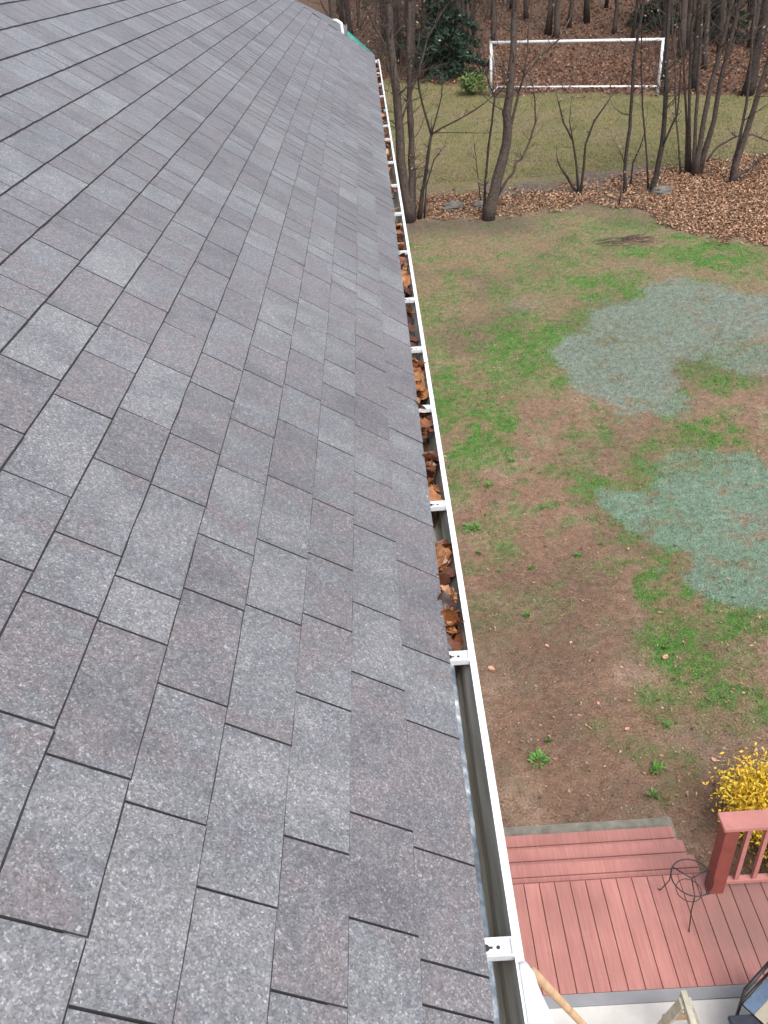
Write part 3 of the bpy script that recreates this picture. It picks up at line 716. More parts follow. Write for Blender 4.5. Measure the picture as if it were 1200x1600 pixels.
# ------------------------------------------------------------------ things on the landing
M_BLUE = plain('blue_sling', (0.09, 0.14, 0.22), 0.8, 0.15, 20); M_RED = plain('red_sling', (0.34, 0.13, 0.15), 0.8, 0.15, 20); M_CREAM = plain('cream_sling', (0.34, 0.31, 0.24), 0.8, 0.1, 20); M_NAVY = plain('navy_mat', (0.022, 0.027, 0.042), 0.85, 0.3, 20)
cA = at_z(1164, 1547, LZ+.62); ch = empty('patio_chair', (cA[0]+.25, cA[1]-.2, LZ), 'black framed patio chair with blue, cream and red striped sling', 'chair')
cb = Vector((cA[0], cA[1], LZ)); ax = Vector((1, .72, 0)).normalized(); ay = Vector((ax.y, -ax.x, 0))  # ax: along the chair's side, ay: across, away from the deck
def cp(a, b, z): return cb+ax*a+ay*b+Vector((0, 0, z))
for b_ in (0, .52):
    MB().tube([cp(0, b_, .62), cp(.42, b_, .64)], .016, 8).build('arm', M_IRON, ch, True)
    MB().tube([cp(.02, b_, 0.002), cp(0, b_, .62)], .013, 8).build('leg', M_IRON, ch, True)
    MB().tube([cp(.50, b_, 0.002), cp(.42, b_, .64), cp(.36, b_, .98)], .013, 8).build('leg', M_IRON, ch, True)
    MB().tube([cp(.0, b_, .40), cp(.46, b_, .38)], .012, 8).build('side_rail', M_IRON, ch, True)
MB().tube([cp(.01, 0, .41), cp(.01, .52, .41)], .012, 8).build('front_bar', M_IRON, ch, True)
MB().tube([cp(.36, 0, .975), cp(.36, .52, .975)], .012, 8).build('back_bar', M_IRON, ch, True)
for q, mt in enumerate([M_BLUE, M_CREAM, M_RED, M_CREAM, M_BLUE]):
    b0, b1 = .02+q*.098, .02+(q+1)*.098-.004; pts = [(0, .425), (.22, .40), (.43, .405), (.40, .65), (.365, .97)]
    V = []; 
    for a, z in pts: V += [cp(a, b0, z), cp(a, b1, z)]
    V2 = [v-Vector((0, 0, .006))+ax*.004 for v in V]; n_ = len(V)
    F = []
    for p_ in range(len(pts)-1): F += [(p_*2, p_*2+1, p_*2+3, p_*2+2), (n_+p_*2+2, n_+p_*2+3, n_+p_*2+1, n_+p_*2), (p_*2, p_*2+2, n_+p_*2+2, n_+p_*2), (p_*2+1, n_+p_*2+1, n_+p_*2+3, p_*2+3)]
    MB().add(V+V2, F).build('sling_stripe', mt, ch)
a_ = at_z(1137, 1586, LZ+.4); nb2 = empty('storage_box', (a_[0]+.4, a_[1]-.25, LZ), 'dark navy lidded storage box on the pale landing beside chair', 'box')
MB().box((a_[0]+.02, a_[1]-.48, LZ+.001), (a_[0]+.78, a_[1]-.02, LZ+.36)).build('body', M_NAVY, nb2, bev=.01)
MB().box((a_[0], a_[1]-.5, LZ+.361), (a_[0]+.8, a_[1], LZ+.40)).build('lid', M_NAVY, nb2, bev=.01)
# A-frame sawhorse
tp = at_z(1068, 1547, LZ+.70); sh = empty('sawhorse', (tp[0], tp[1]-.2, LZ), 'pale wooden sawhorse standing on the landing at the deck edge', 'sawhorse')
MB().box((tp[0]-.022, tp[1]-.75, LZ+.615), (tp[0]+.022, tp[1], LZ+.70)).build('beam', M_PALEW, sh, bev=.003)
for yl in (-.08, -.66):
    for sg in (-1, 1):
        P = [Vector((tp[0]+sg*.026, tp[1]+yl, LZ+.67)), Vector((tp[0]+sg*.23, tp[1]+yl, LZ+.003))]; hw = .02; V = []
        for p_ in P:
            for dx, dy in ((-.012, -.04), (.012, -.04), (.012, .04), (-.012, .04)): V.append((p_.x+dx+sg*.008, p_.y+dy, p_.z))
        MB().add(V, [(0,3,2,1),(4,5,6,7),(0,1,5,4),(1,2,6,5),(2,3,7,6),(3,0,4,7)]).build('leg', M_PALEW, sh)
    MB().box((tp[0]-.13, tp[1]+yl+.041, LZ+.30), (tp[0]+.13, tp[1]+yl+.058, LZ+.39)).build('gusset', M_POLE, sh)

# ------------------------------------------------------------------ soccer goal
gl, gr = on_ground(767, 150), on_ground(1027, 150)
gY = (gl[1]+gr[1])/2
A = gl.copy(); B = gr.copy()
goal = empty('soccer_goal', tuple((A+B)/2), 'white metal soccer goal frame without net at the wood edge', 'soccer goal')
wv = Vector(B-A); wid = math.hypot(wv.x, wv.y); dirw = Vector((wv.x, wv.y, 0)).normalized(); bk = Vector((-dirw.y, dirw.x, 0))
GH = wid/3.42
A = Vector(A); B = Vector(B); A.z = gz(A.x, A.y); B.z = gz(B.x, B.y)
MB().tube([A, A+Vector((0, 0, GH))], .062, 10).build('post', M_PVC, goal, True); MB().tube([B, B+Vector((0, 0, GH))], .062, 10).build('post', M_PVC, goal, True)
MB().tube([A+Vector((0, 0, GH))-dirw*.06, B+Vector((0, 0, GH))+dirw*.06], .06, 10).build('crossbar', M_PVC, goal, True)
dep = 1.5; Ab = A+bk*dep; Bb = B+bk*dep; Ab.z = gz(Ab.x, Ab.y)+.06; Bb.z = gz(Bb.x, Bb.y)+.06
MB().tube([Ab, Bb], .05, 8).build('back_bar', M_PVC, goal, True)
for a, b in ((A, Ab), (B, Bb)):
    MB().tube([a+Vector((0, 0, .06)), b], .035, 8).build('side_bar', M_PVC, goal, True)
    MB().tube([a+Vector((0, 0, GH-.05)), b], .022, 8).build('stay', M_PVC, goal, True)

# ------------------------------------------------------------------ trees
def rand_branch(p0, d0, length, r0, twl, leafl, depth_=0, nseg=5):
    pts = [Vector(p0)]; d = Vector(d0).normalized(); rad = [r0]
    for q in range(nseg):
        d = (d+Vector((random.gauss(0, .16), random.gauss(0, .16), random.gauss(.06, .12)))).normalized()
        pts.append(pts[-1]+d*length/nseg); rad.append(max(.0025, r0*(1-(q+1)/nseg*.8)))
    twl.append((pts, rad))
    if depth_ < 2:
        for _ in range(random.randint(2, 4) if depth_ == 0 else random.randint(1, 3)):
            q = random.randint(1, nseg); dd = (d+Vector((random.gauss(0, .7), random.gauss(0, .7), random.gauss(.2, .3)))).normalized()
            rand_branch(pts[q], dd, length*random.uniform(.35, .6), rad[q]*.6, twl, leafl, depth_+1, 4)
    elif random.random() < .13: leafl.append(pts[-1])
M_DRYLEAF = plain('pale_dry_leaf', (0.28, 0.20, 0.14), 0.8, 0.4, 3)
def crown_mesh(parent, twl, leafl, thick=4):
    mb = MB()
    for pts, rad in twl: mb.tube(pts, rad, thick, cap=False)
    cr = mb.build('crown', M_TWIG, parent)
    if leafl:
        lb = MB()
        for p in leafl:
            s_ = random.uniform(.025, .05); u = Vector((random.gauss(0, 1), random.gauss(0, 1), random.gauss(0, 1))).normalized()*s_; v = u.orthogonal().normalized()*s_*.6
            lb.add([p-u, p+v, p+u, p-v], [(0, 1, 2, 3)])
        props(lb.build('clinging_leaves', M_DRYLEAF, cr), kind='stuff')
    return cr
def photo_tree(name, label, cat, stems, limbs=(), height=10, mat=M_BARK, group=None, nbr=7, tw=1.0):
    """stems: list of ([(u,v)...], w0, w1) pixel paths and widths; depth from where the first foot meets the ground"""
    base = on_ground(*stems[0][0][0]); base[2] = gz(base[0], base[1]); t = empty(name, tuple(base), label, cat, group)
    Y0 = base[1]; twl = []; leafl = []
    for si, (path, w0, w1) in enumerate(list(stems)+list(limbs)):
        is_limb = si >= len(stems)
        b0 = on_ground(*path[0])[1] if not is_limb else Y0
        if abs(b0-Y0) > 2: b0 = Y0
        yj = 0; pts = []; rad = []
        for q, (u, v) in enumerate(path):
            yj += random.uniform(-.06, .06)+(random.choice((-.04, .05)) if is_limb else 0)
            p = at_y(u, v, b0+yj); pts.append(Vector(p)); f_ = q/(len(path)-1)
            rad.append((w0*(1-f_)+w1*f_)/2/FPX*depth(p))
        if not is_limb: pts[0].z = gz(pts[0].x, pts[0].y)-.05; rad[0] *= 1.25
        # resample with a slight crook
        P2 = []; R2 = []
        for q in range(len(pts)-1):
            for s_ in (0, .5):
                P2.append(pts[q].lerp(pts[q+1], s_)+Vector((random.gauss(0, 1), random.gauss(0, 1), 0))*rad[q]*.18*(1 if s_ else 0)); R2.append(rad[q]*(1-s_)+rad[q+1]*s_)
        P2.append(pts[-1]); R2.append(rad[-1])
        top = P2[-1].z-base[2]
        if path[-1][1] <= 12 and top < height:      # leaves the frame: carry on up
            d = (P2[-1]-P2[-4]).normalized(); rem = height*random.uniform(.85, 1.1)-top; n_ = 6; r_ = R2[-1]
            for q in range(n_):
                d = (d+Vector((random.gauss(0, .06), random.gauss(0, .06), .08))).normalized()
                P2.append(P2[-1]+d*rem/n_); R2.append(max(.006, r_*(1-(q+1)/n_*.85)))
        MB().tube(P2, R2, 8 if w0 > 5 else 6, .08).build('limb' if is_limb else 'trunk', mat, t, True)
        H_ = P2[-1].z-base[2]; ns = len(P2); k_ = max(2, int(nbr*(.5 if is_limb else 1)))
        for _ in range(int(k_*3.6)):
            q = random.randint(max(1, int(ns*.3)), ns-1); dd = Vector((random.gauss(0, 1), random.gauss(0, 1), random.uniform(.1, 1.0)))
            rand_branch(P2[q], dd, tw*random.uniform(.35, .9)*max(.5, min(2.2, H_*.18)), min(.018, R2[q]*.45), twl, leafl)
        # fine tip
        rand_branch(P2[-1], P2[-1]-P2[-2], .6*tw, R2[-1]*.9, twl, leafl, 1)
    crown_mesh(t, twl, leafl)
    return t
G1 = 'bare trees of the strip between the lawns'
photo_tree('bare_tree', 'thick dark bare tree trunk right behind the far gutter', 'tree', [([(640,346),(632,300),(626,255),(624,200),(620,150),(613,90),(608,40),(603,0)], 15, 11)], [([(624,200),(640,150),(655,110),(668,60),(690,20)], 3.5, 2), ([(613,90),(590,50),(570,10)], 4, 2)], 11, M_BARK, G1, 10)
photo_tree('bare_tree', 'straight slim bare tree next to the thick trunk behind gutter', 'tree', [([(643,346),(642,300),(642,250),(641,190),(640,130),(638,60),(640,5)], 11, 7), ([(648,345),(649,280),(647,250)], 3, 2)], (), 10, M_BARK, G1, 8)
photo_tree('bare_tree', 'small bare tree forking in a wide Y above far lawn', 'tree', [([(655,342),(660,300),(668,250),(674,210)], 6.5, 4.5), ([(663,342),(666,290),(678,250),(690,235)], 2.5, 1.5)], [([(674,210),(665,180),(655,140),(651,100),(655,60)], 4, 2), ([(674,210),(681,185),(690,150),(692,118)], 2.8, 1.5), ([(674,210),(690,200),(720,185),(745,170),(768,152)], 3.5, 1.5), ([(676,208),(700,207),(760,208)], 1.8, 1)], 6, M_BARKD, G1, 4, .7)
photo_tree('bare_sapling', 'thin bent dark sapling beside the leaning trunk', 'tree', [([(756,338),(758,290),(763,230),(769,190),(773,152)], 4.2, 3), ([(752,320),(746,270),(741,225)], 1.8, 1)], [([(773,152),(764,130),(758,105),(754,70)], 2.4, 1.2), ([(773,152),(786,138),(800,120)], 1.8, 1)], 5, M_BARKD, G1, 3, .6)
photo_tree('bare_tree', 'leaning bare tree with thick trunk and crooked side branch in leaf strip', 'tree', [([(763,342),(772,300),(785,250),(793,200),(796,150),(800,100),(803,50),(806,0)], 18, 9)], [([(778,305),(793,280),(803,268),(806,254),(815,248),(828,220),(837,190),(836,160),(833,135)], 4.5, 2), ([(796,205),(806,165),(818,120),(835,100),(850,82),(875,60),(890,30)], 4.5, 2.2), ([(818,120),(825,80),(826,40),(832,5)], 3, 1.6)], 11, M_BARK, G1, 9)
photo_tree('bare_sapling', 'V shaped clump of three thin dark stems in the leaves', 'tree', [([(905,303),(901,260),(895,220),(880,190),(873,160)], 4.2, 2.2), ([(906,303),(912,262),(915,225),(928,190),(942,170),(954,152)], 4.2, 2), ([(904,303),(888,280),(876,262),(870,246)], 4.6, 2)], [([(895,220),(890,190),(892,165)], 2, 1)], 5, M_BARKD, G1, 3, .5)
photo_tree('bare_tree', 'single slender upright dark tree at edge of leaf strip', 'tree', [([(976,302),(976,270),(981,220),(985,180),(988,140),(990,100),(998,50),(1005,0)], 5.5, 5)], [([(977,260),(972,245),(966,232)], 1.8, 1)], 9, M_BARKD, G1, 6)
photo_tree('bare_sapling', 'low twiggy bare sapling with two thin shoots', 'tree', [([(985,290),(989,255),(1000,230),(1008,205)], 3, 1.4), ([(968,320),(970,300),(971,288)], 2.5, 1.2)], (), 4, M_BARKD, G1, 3, .5)
photo_tree('bare_sapling', 'very thin straight sapling left of a forked dark trunk', 'tree', [([(1013,296),(1011,250),(1008,215),(1004,170),(1002,110),(1003,50),(1000,5)], 2.8, 2)], (), 6, M_BARKD, G1, 4, .7)
photo_tree('bare_tree', 'dark upright trunk with one forked branch standing in tan leaves', 'tree', [([(1019,299),(1026,272),(1034,230),(1038,190),(1040,150),(1041,110),(1043,50),(1045,0)], 9, 6)], [([(1037,225),(1048,200),(1058,180),(1062,140),(1066,90)], 3.5, 2)], 10, M_BARKD, G1, 8)
photo_tree('bare_sapling', 'thin reddish sapling between forked trunk and trunk clump', 'tree', [([(1064,272),(1060,220),(1056,175),(1055,100),(1050,40),(1052,0)], 3, 2.2)], (), 7, M_BARK, G1, 4, .7)
photo_tree('bare_tree', 'clump of five bare trunks fanning out of one stump', 'tree', [([(1086,274),(1095,220),(1105,160),(1120,100),(1133,50),(1145,0)], 9, 6), ([(1083,273),(1086,220),(1090,150),(1095,60),(1097,0)], 6, 4.5), ([(1092,272),(1108,215),(1120,160),(1135,90),(1150,30),(1157,0)], 9, 6), ([(1077,270),(1077,200),(1078,120),(1080,50),(1085,0)], 5, 4), ([(1072,268),(1073,200),(1070,140),(1066,60),(1062,5)], 4, 3)], [([(1104,252),(1120,230),(1150,213),(1175,210),(1200,220),(1230,232)], 3.5, 2)], 11, M_BARK, G1, 6)
photo_tree('bare_tree', 'stout leaning forked bare tree on the deep leaf drift', 'tree', [([(1144,285),(1150,258),(1162,220),(1178,170),(1190,130),(1203,90),(1220,40),(1230,0)], 11, 7), ([(1142,283),(1147,250),(1156,215),(1166,165),(1172,110),(1176,50),(1180,5)], 5, 3.5)], [([(1150,277),(1165,268),(1178,258),(1195,245),(1220,225)], 5, 3)], 10, M_BARK, G1, 7)

# woodland on the hill
G2 = 'bare trunks of the wooded hillside'
for lab, path, w0, w1, mt in [
    ('very dark thick straight trunk at the wood edge beside goal', [(1168,148),(1178,100),(1188,60),(1198,0)], 17, 15, M_BARKD),
    ('dark trunk directly behind the right goal post', [(1034,128),(1037,70),(1040,20),(1042,0)], 10, 8, M_BARKD),
    ('dark grey trunk standing in front of evergreen', [(716,108),(715,60),(713,0)], 14, 13, M_BARKD),
    ('grey hillside trunk above the goal middle', [(868,60),(870,30),(872,0)], 9, 8, M_BARK),
    ('slim hillside trunk above the left goal post', [(772,70),(771,30),(770,0)], 7, 6, M_BARK),
    ('dark hillside trunk close to the trunk clump', [(1083,142),(1088,80),(1092,30),(1095,0)], 11, 9, M_BARKD),
    ('pale grey hillside trunk behind the trunk clump', [(1100,110),(1104,50),(1107,0)], 8, 7, M_BARK),
    ('short hillside trunk over goal crossbar right half', [(960,52),(963,20),(964,0)], 7, 6, M_BARK)]:
    photo_tree('woodland_tree', lab, 'tree', [(path, w0, w1)], (), 11, mt, G2, 7, 1.3)
# repeated hillside trees and brush: a few kinds, copied
def proto_tree(h, r, kind):
    t = empty('woodland_tree', (0, 0, 0)); P = [Vector((0, 0, -.1))]; d = Vector((random.gauss(0, .04), random.gauss(0, .04), 1)); rad = [r*1.2]
    for q in range(9):
        d = (d+Vector((random.gauss(0, .04), random.gauss(0, .04), .02))).normalized(); P.append(P[-1]+d*h/9); rad.append(r*(1-.8*(q+1)/9))
    MB().tube(P, rad, 7, .06).build('trunk', M_BARKD if kind else M_BARK, t, True)
    tw, lf = [], []
    for _ in range(14):
        q = random.randint(2, 9); rand_branch(P[q], Vector((random.gauss(0, 1), random.gauss(0, 1), random.uniform(.1, .8))), h*random.uniform(.08, .2), min(.03, rad[q]*.5), tw, lf)
    crown_mesh(t, tw, lf, 3); return t
def copy_tree(o, parent=None):
    c = o.copy(); COL.objects.link(c); c.parent = parent
    if parent is not None: c.matrix_parent_inverse = o.matrix_parent_inverse.copy()
    for k_ in o.children: copy_tree(k_, c)
    return c
def sprinkle(protos, n, test, label, cat, group, sc=(.8, 1.2)):
    put = 0; tries = 0; used = set(); spots = []
    while put < n and tries < 20000:
        tries += 1; x = random.uniform(-12, 50); y = random.uniform(47, 95); z = float(gz(x, y)); u, v = to_px((x, y, z))
        if not test(u, v, x, y) or any((x-a)**2+(y-b)**2 < 1.2 for a, b in spots): continue
        spots.append((x, y)); i = put % len(protos); o = protos[i] if i not in used else copy_tree(protos[i]); used.add(i)
        o.location = (x, y, z); o.rotation_euler = (0, 0, random.uniform(0, 6.28)); k_ = random.uniform(*sc); o.scale = (k_, k_, k_)
        uu, _ = to_px((x, y, z)); zone = 'past the roof corner' if uu < 630 else 'around the dark evergreen' if uu < 758 else 'behind the goal' if uu < 1040 else 'behind the trunk clump'
        props(o, f'{label} {zone}', cat, group); put += 1
protos = [proto_tree(random.uniform(9, 13), random.uniform(.09, .2), q % 2) for q in range(5)]
ok = lambda u, v, x, y: (520 < u < 1290 and -60 < v < 135 and y > np.interp(x, wood_lo[:, 0], wood_lo[:, 1])+1.0 and not (755 < u < 1040 and v > 60 and y < 60))
sprinkle(protos, 60, ok, 'bare slender tree on the leafy hillside', 'tree', 'bare trees scattered over the wooded hillside')
def proto_brush():
    t = empty('brush_sapling', (0, 0, 0)); tw, lf = [], []; mb = MB()
    for _ in range(4):
        d = Vector((random.gauss(0, .3), random.gauss(0, .3), 1)); P = [Vector((random.gauss(0, .06), random.gauss(0, .06), -.05))]
        for q in range(5): d = (d+Vector((random.gauss(0, .12), random.gauss(0, .12), .05))).normalized(); P.append(P[-1]+d*.5)
        mb.tube(P, [.018*(1-.15*q) for q in range(6)], 4)
        for q in (2, 3, 4, 5): rand_branch(P[q], Vector((random.gauss(0, 1), random.gauss(0, 1), .6)), .8, .007, tw, lf, 1)
    mb.build('stem', M_BARK, t); crown_mesh(t, tw, lf, 3); return t
bp = [proto_brush() for _ in range(4)]
ok2 = lambda u, v, x, y: (540 < u < 1260 and -30 < v < 145 and y > np.interp(x, wood_lo[:, 0], wood_lo[:, 1])+.4 and not (760 < u < 1040 and y < 58))
sprinkle(bp, 120, ok2, 'thin leafless brush sapling on the hillside', 'sapling', 'leafless brush on the wooded hillside', (.8, 2.0))

# evergreen, bush, shrub, weeds
M_NEEDLE = plain('evergreen_needles', (0.028, 0.055, 0.034), 0.7, 0.45, 2.2, spec=0.3)
M_BUSH = plain('bush_leaves', (0.115, 0.175, 0.045), 0.6, 0.4, 5)
M_YEL = plain('yellow_leaves', (0.78, 0.49, 0.035), 0.55, 0.35, 9)
M_YEL2 = plain('yellow_green_leaves', (0.50, 0.44, 0.05), 0.55, 0.35, 9)
M_WEED = plain('weed_leaves', (0.115, 0.27, 0.055), 0.55, 0.3, 9)
def leafcloud(mb, pts, size, asp=.45):
    for p in pts:
        s_ = random.uniform(.6, 1.3)*size; u = Vector((random.gauss(0, 1), random.gauss(0, 1), random.gauss(0, .7))).normalized()*s_; v = u.cross(Vector((random.gauss(0, 1), random.gauss(0, 1), random.gauss(0, 1)))).normalized()*s_*asp
        p = Vector(p); n_ = u.cross(v).normalized()*s_*.15; mb.add([p-u, p+v+n_, p+u, p-v+n_], [(0, 1, 2), (0, 2, 3)])
def evergreen(foot, h, rad_, label):
    t = empty('evergreen_tree', tuple(foot), label, 'tree'); f_ = Vector(foot); mb = MB(); lb = MB()
    MB().tube([f_-Vector((0, 0, .1)), f_+Vector((0, 0, h*.5)), f_+Vector((0, 0, h))], [.16, .1, .02], 8).build('trunk', M_BARKD, t, True)
    for q in range(70):
        zt_ = random.random()**1.1; zz = .25+zt_*(h-.4); ln = rad_*(1-zt_*.85)*random.uniform(.7, 1.1); a = random.uniform(0, 6.28)
        d = Vector((math.cos(a), math.sin(a), -.15)); p0 = f_+Vector((0, 0, zz)); P = [p0+d*ln*k_/4-Vector((0, 0, .06*k_*k_*ln/4)) for k_ in range(5)]
        mb.tube(P, [.018, .014, .01, .007, .004], 4)
        for _ in range(int(42*ln)):
            k_ = random.random()**.7*4; i_ = min(3, int(k_)); p = P[i_].lerp(P[i_+1], k_-i_)+Vector((random.gauss(0, .13), random.gauss(0, .13), random.gauss(-.03, .06)))
            leafcloud(lb, [p], .17, .3)
    cr = lb.build('crown', M_NEEDLE, t); props(mb.build('limb', M_BARKD, t), kind='stuff')
evergreen(on_ground(706, 122), 6.5, 2.3, 'dense dark evergreen tree at the wood edge left of goal')
evergreen(on_ground(668, 100), 6.0, 1.9, 'smaller dark evergreen tree behind the slim bare trees')
evergreen(on_ground(1125, 60), 7.0, 1.8, 'dim evergreen tree deep in the woods behind the trunk clump')
evergreen(on_ground(1030, 40), 7.0, 1.8, 'dim evergreen tree high on the hillside above the right post')
def bush(name, c, rx, ry, rz, n, size, mats, label, cat, stems=9, group=None):
    t = empty(name, tuple(c), label, cat, group); c = Vector(c); sb = MB(); lbs = [MB() for _ in mats]
    cl = []
    for q in range(stems):
        a = random.uniform(0, 6.28); r_ = random.random()**.5; tip = c+Vector((math.cos(a)*rx*r_, math.sin(a)*ry*r_, rz*random.uniform(.55, 1.0)*(1.15-.5*r_)))
        P = [c+Vector((random.gauss(0, .03), random.gauss(0, .03), -.02)), c.lerp(tip, .5)+Vector((0, 0, .06)), tip]; sb.tube(P, [.010, .007, .003], 4); cl += [(P[1], .5), (tip, 1.0), (P[1].lerp(tip, .5), .8)]
    for q in range(n):
        p, k_ = random.choice(cl); p = p+Vector((random.gauss(0, .22)*rx*k_, random.gauss(0, .22)*ry*k_, random.gauss(0, .16)*rz))
        if p.z < c.z+.02: p.z = c.z+.02+random.random()*.05
        leafcloud(lbs[0 if random.random() < .78 or len(lbs) == 1 else 1], [p], size)
    sb.build('stem', M_BARK, t)
    for lb, m_ in zip(lbs, mats): lb.build('foliage', m_, t)
    return t
bc = on_ground(740, 148); bc[2] = gz(bc[0], bc[1]); bush('round_bush', bc, .75, .7, .9, 900, .09, [M_BUSH, M_BUSH], 'small round light green bush left of the goal', 'bush')
sx_, sy_ = 3.90, 5.35
bush('yellow_shrub', (sx_, sy_, 0), .58, .58, .82, 21000, .025, [M_YEL, M_YEL2], 'bright yellow autumn shrub behind the red deck railing', 'shrub', 60)
bush('yellow_shrub', (4.7, 5.15, 0), .6, .55, .85, 9000, .022, [M_YEL, M_YEL2], 'yellow autumn shrub further along the railing', 'shrub', 45)
def weed(u, v, r_, n):
    c = on_ground(u, v); c[2] = gz(c[0], c[1]); t = empty('weed_clump', tuple(c), ('large ' if r_ > .11 else 'small ')+('bright green weed clump on brown soil near the deck stairs' if v > 1100 else 'bright green weed clump on the bare brown soil alongside the gutter' if u < 810 else 'bright green weed clump out on the bare brown soil'), 'weed', 'weed clumps on the bare soil'); mb = MB(); c = Vector(c)
    for q in range(n):
        a = random.uniform(0, 6.28); rr_ = r_*random.random()**.6; b = c+Vector((math.cos(a)*rr_*.4, math.sin(a)*rr_*.4, -.004)); tip = c+Vector((math.cos(a)*rr_, math.sin(a)*rr_, random.uniform(.02, .09))); sdw = Vector((-math.sin(a), math.cos(a), 0))*random.uniform(.008, .018)
        md = b.lerp(tip, .55)+Vector((0, 0, .02)); mb.add([b, md+sdw, tip, md-sdw], [(0, 1, 2, 3)])
    mb.build('foliage', M_WEED, t)
for a in [(842, 1190, .16, 60), (858, 1160, .07, 18), (823, 963, .08, 24), (902, 870, .08, 26), (940, 852, .06, 16), (848, 796, .08, 20), (737, 826, .18, 50), (750, 866, .07, 16), (1042, 1136, .07, 18), (1028, 1205, .12, 30), (1040, 1015, .07, 16), (780, 893, .06, 12), (765, 760, .12, 30), (800, 722, .10, 24), (1020, 1245, .10, 22), (830, 890, .05, 10)]: weed(*a)
# pale fallen leaves that stand out on the lawn
M_PINK = plain('pink_leaf', (0.55, 0.27, 0.20), 0.6, 0.3, 20)
pl = mesh('fallen_leaf', LM[2].vertices and [v.co[:] for v in LM[2].vertices], [tuple(p.vertices) for p in LM[2].polygons], True); pl.materials.append(M_PINK)
for u, v, sz in [(1040, 1028, .11), (768, 1046, .11), (855, 1010, .07), (982, 858, .06), (1138, 905, .05), (892, 1005, .06), (935, 1100, .06), (980, 1140, .07), (1115, 1188, .08), (820, 805, .05), (650, 387, .12)]:
    p = on_ground(u, v); o = link('fallen_leaf', pl, None, None, (p[0], p[1], float(gz(p[0], p[1]))+.012)); o.scale = (sz, sz, sz*.6); o.rotation_euler = (0, 0, random.uniform(0, 6.28))
    props(o, 'pale pinkish fallen leaf lying alone on the yard', 'leaf', 'single pale leaves on the yard')
# brush pile on the lawn
c = on_ground(980, 378); c[2] = gz(c[0], c[1]); mb = MB()
for q in range(46):
    a = random.uniform(0, 3.14); ln = random.uniform(.3, 1.0); o_ = Vector((c[0]+random.gauss(0, .35), c[1]+random.gauss(0, .22), c[2]+random.uniform(.01, .10))); d = Vector((math.cos(a), math.sin(a)*.5, random.gauss(0, .06)))*ln/2
    mb.tube([o_-d, o_+Vector((0, 0, .02)), o_+d], [.005, .007, .003], 5)
props(mb.build('brush_pile', M_BARK), 'small dark pile of brush lying on the lawn edge', 'brush pile')
# two grey rocks in the leaf strip
for u, v, r_, lab in [(708, 325, .28, 'grey rock half buried in leaves near the leaning tree'), (748, 322, .2, 'smaller mossy rock at the foot of leaning tree'), (1033, 302, .3, 'dark grey rock at foot of forked dark trunk')]:
    c = on_ground(u, v); bm = bmesh.new(); bmesh.ops.create_icosphere(bm, subdivisions=3, radius=1)
    for vv in bm.verts: 
        k_ = 1+.5*(vnoise(vv.co.x*2+u, vv.co.y*2+vv.co.z*3, 1.0, 4)-.5); vv.co = Vector((vv.co.x*r_*1.2, vv.co.y*r_, vv.co.z*r_*.65))*float(k_)
    me = bpy.data.meshes.new('rock'); bm.to_mesh(me); bm.free(); o = link('rock', me, M_ROCK, None, (c[0], c[1], float(gz(c[0], c[1]))+r_*.15)); props(o, lab, 'rock')

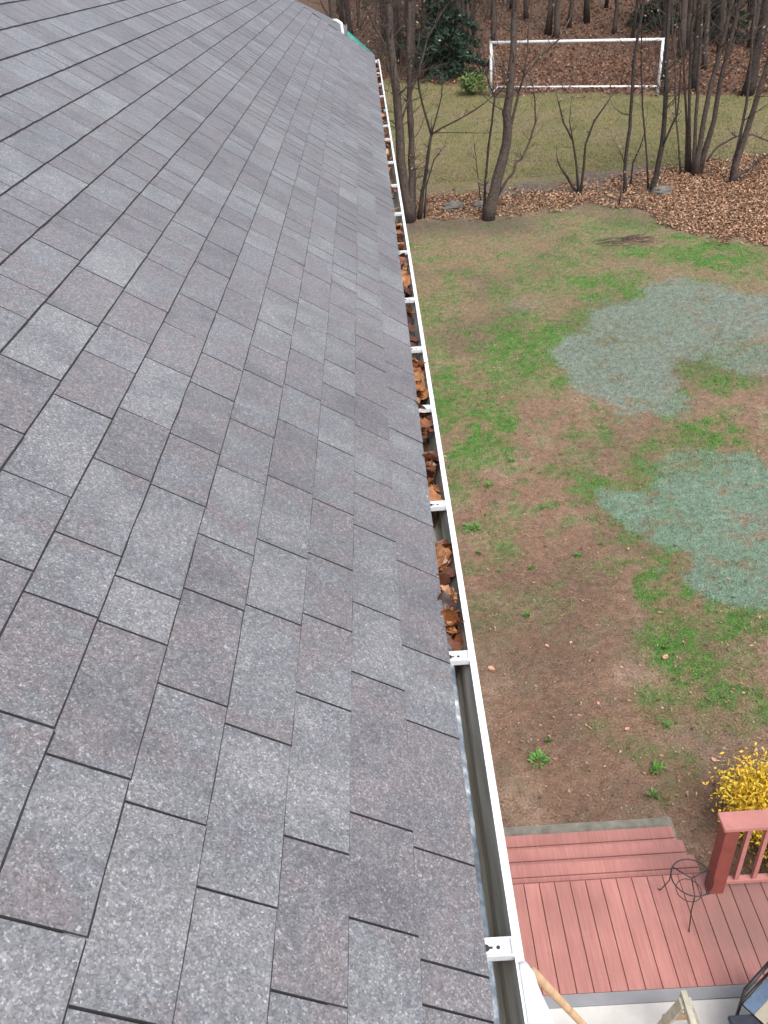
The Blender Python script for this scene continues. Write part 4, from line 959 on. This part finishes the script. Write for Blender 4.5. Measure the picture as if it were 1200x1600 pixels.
# ------------------------------------------------------------------ neighbouring shed glimpsed past the gable end
def wp(u, v, y): return Vector(at_y(u, v, y))
SY = 21.0
a = wp(536, 60, SY); b = wp(455, -14, SY)
M_TEAL = plain('teal_tarp', (0.02, 0.22, 0.18), 0.5, 0.2, 8)
gz0 = float(gz(a.x, SY))
shed = empty('garden_shed', (a.x-1.4, SY+1.5, gz0), 'pale shed with grey roof showing past the gable end', 'shed')
xr = a.x+.05; zr = a.z
MB().box((xr-2.9, SY+.15, gz0-.05), (xr-.2, SY+3, zr-.12)).build('wall', M_SIDING, shed)
mb = MB(); sl_ = math.tan(R(28)); V = []
for yq in (SY, SY+3.2):
    for xq, zq in ((xr, zr), (xr-1.55, zr+1.55*sl_), (xr-3.1, zr)): V += [(xq, yq, zq), (xq, yq, zq-.09)]
mb.add(V, [(0,2,8,6),(2,4,10,8),(1,7,9,3),(3,9,11,5),(0,6,7,1),(4,5,11,10),(0,1,3,2),(2,3,5,4),(6,8,9,7),(8,10,11,9)]); mb.build('roof', M_SHEDROOF, shed)
mb = MB(); mb.add([(xr-.25, SY+.14, zr-.13), (xr-2.85, SY+.14, zr-.13), (xr-1.55, SY+.14, zr+1.25*sl_), (xr-.25, SY+.20, zr-.13), (xr-2.85, SY+.20, zr-.13), (xr-1.55, SY+.20, zr+1.25*sl_)], [(0,1,2),(5,4,3),(0,2,5,3),(1,4,5,2),(0,3,4,1)]); mb.build('gable', M_SIDING, shed)
p = wp(534, 36, SY+.1)
o = MB().tube([Vector((p.x, SY-.05, gz0)), Vector((p.x, SY-.05, p.z-.12)), Vector((p.x-.01, SY-.05, p.z)), Vector((p.x-.10, SY-.02, p.z+.06)), Vector((p.x-.18, SY+.06, p.z+.06))], .035, 10).build('downspout', M_WHITE, shed, True)
t = on_ground(585, 96); tt = at_y(582, 77, 24.0); z0 = float(gz(tt[0], 24))
tr = empty('tarp_canopy', (tt[0]-.6, 24.6, z0), 'teal green canopy peeking over far roof corner', 'canopy')
for dx in (-1.3, 0):
    for dy in (0, 1.3): MB().tube([(tt[0]+dx, 24+dy, z0), (tt[0]+dx, 24+dy, tt[2]-.25)], .02, 6).build('pole', M_ALU, tr, True)
ap = (tt[0]-.65, 24.65, tt[2]+.45); x_, z_ = tt[0], tt[2]-.25
MB().add([(x_+.05, 23.95, z_), (x_-1.35, 23.95, z_), (x_-1.35, 25.35, z_), (x_+.05, 25.35, z_), ap, (x_+.05, 23.95, z_-.2), (x_-1.35, 23.95, z_-.2), (x_-1.35, 25.35, z_-.2), (x_+.05, 25.35, z_-.2)], [(0,4,1),(1,4,2),(2,4,3),(3,4,0),(0,1,6,5),(1,2,7,6),(2,3,8,7),(3,0,5,8)]).build('cover', M_TEAL, tr)
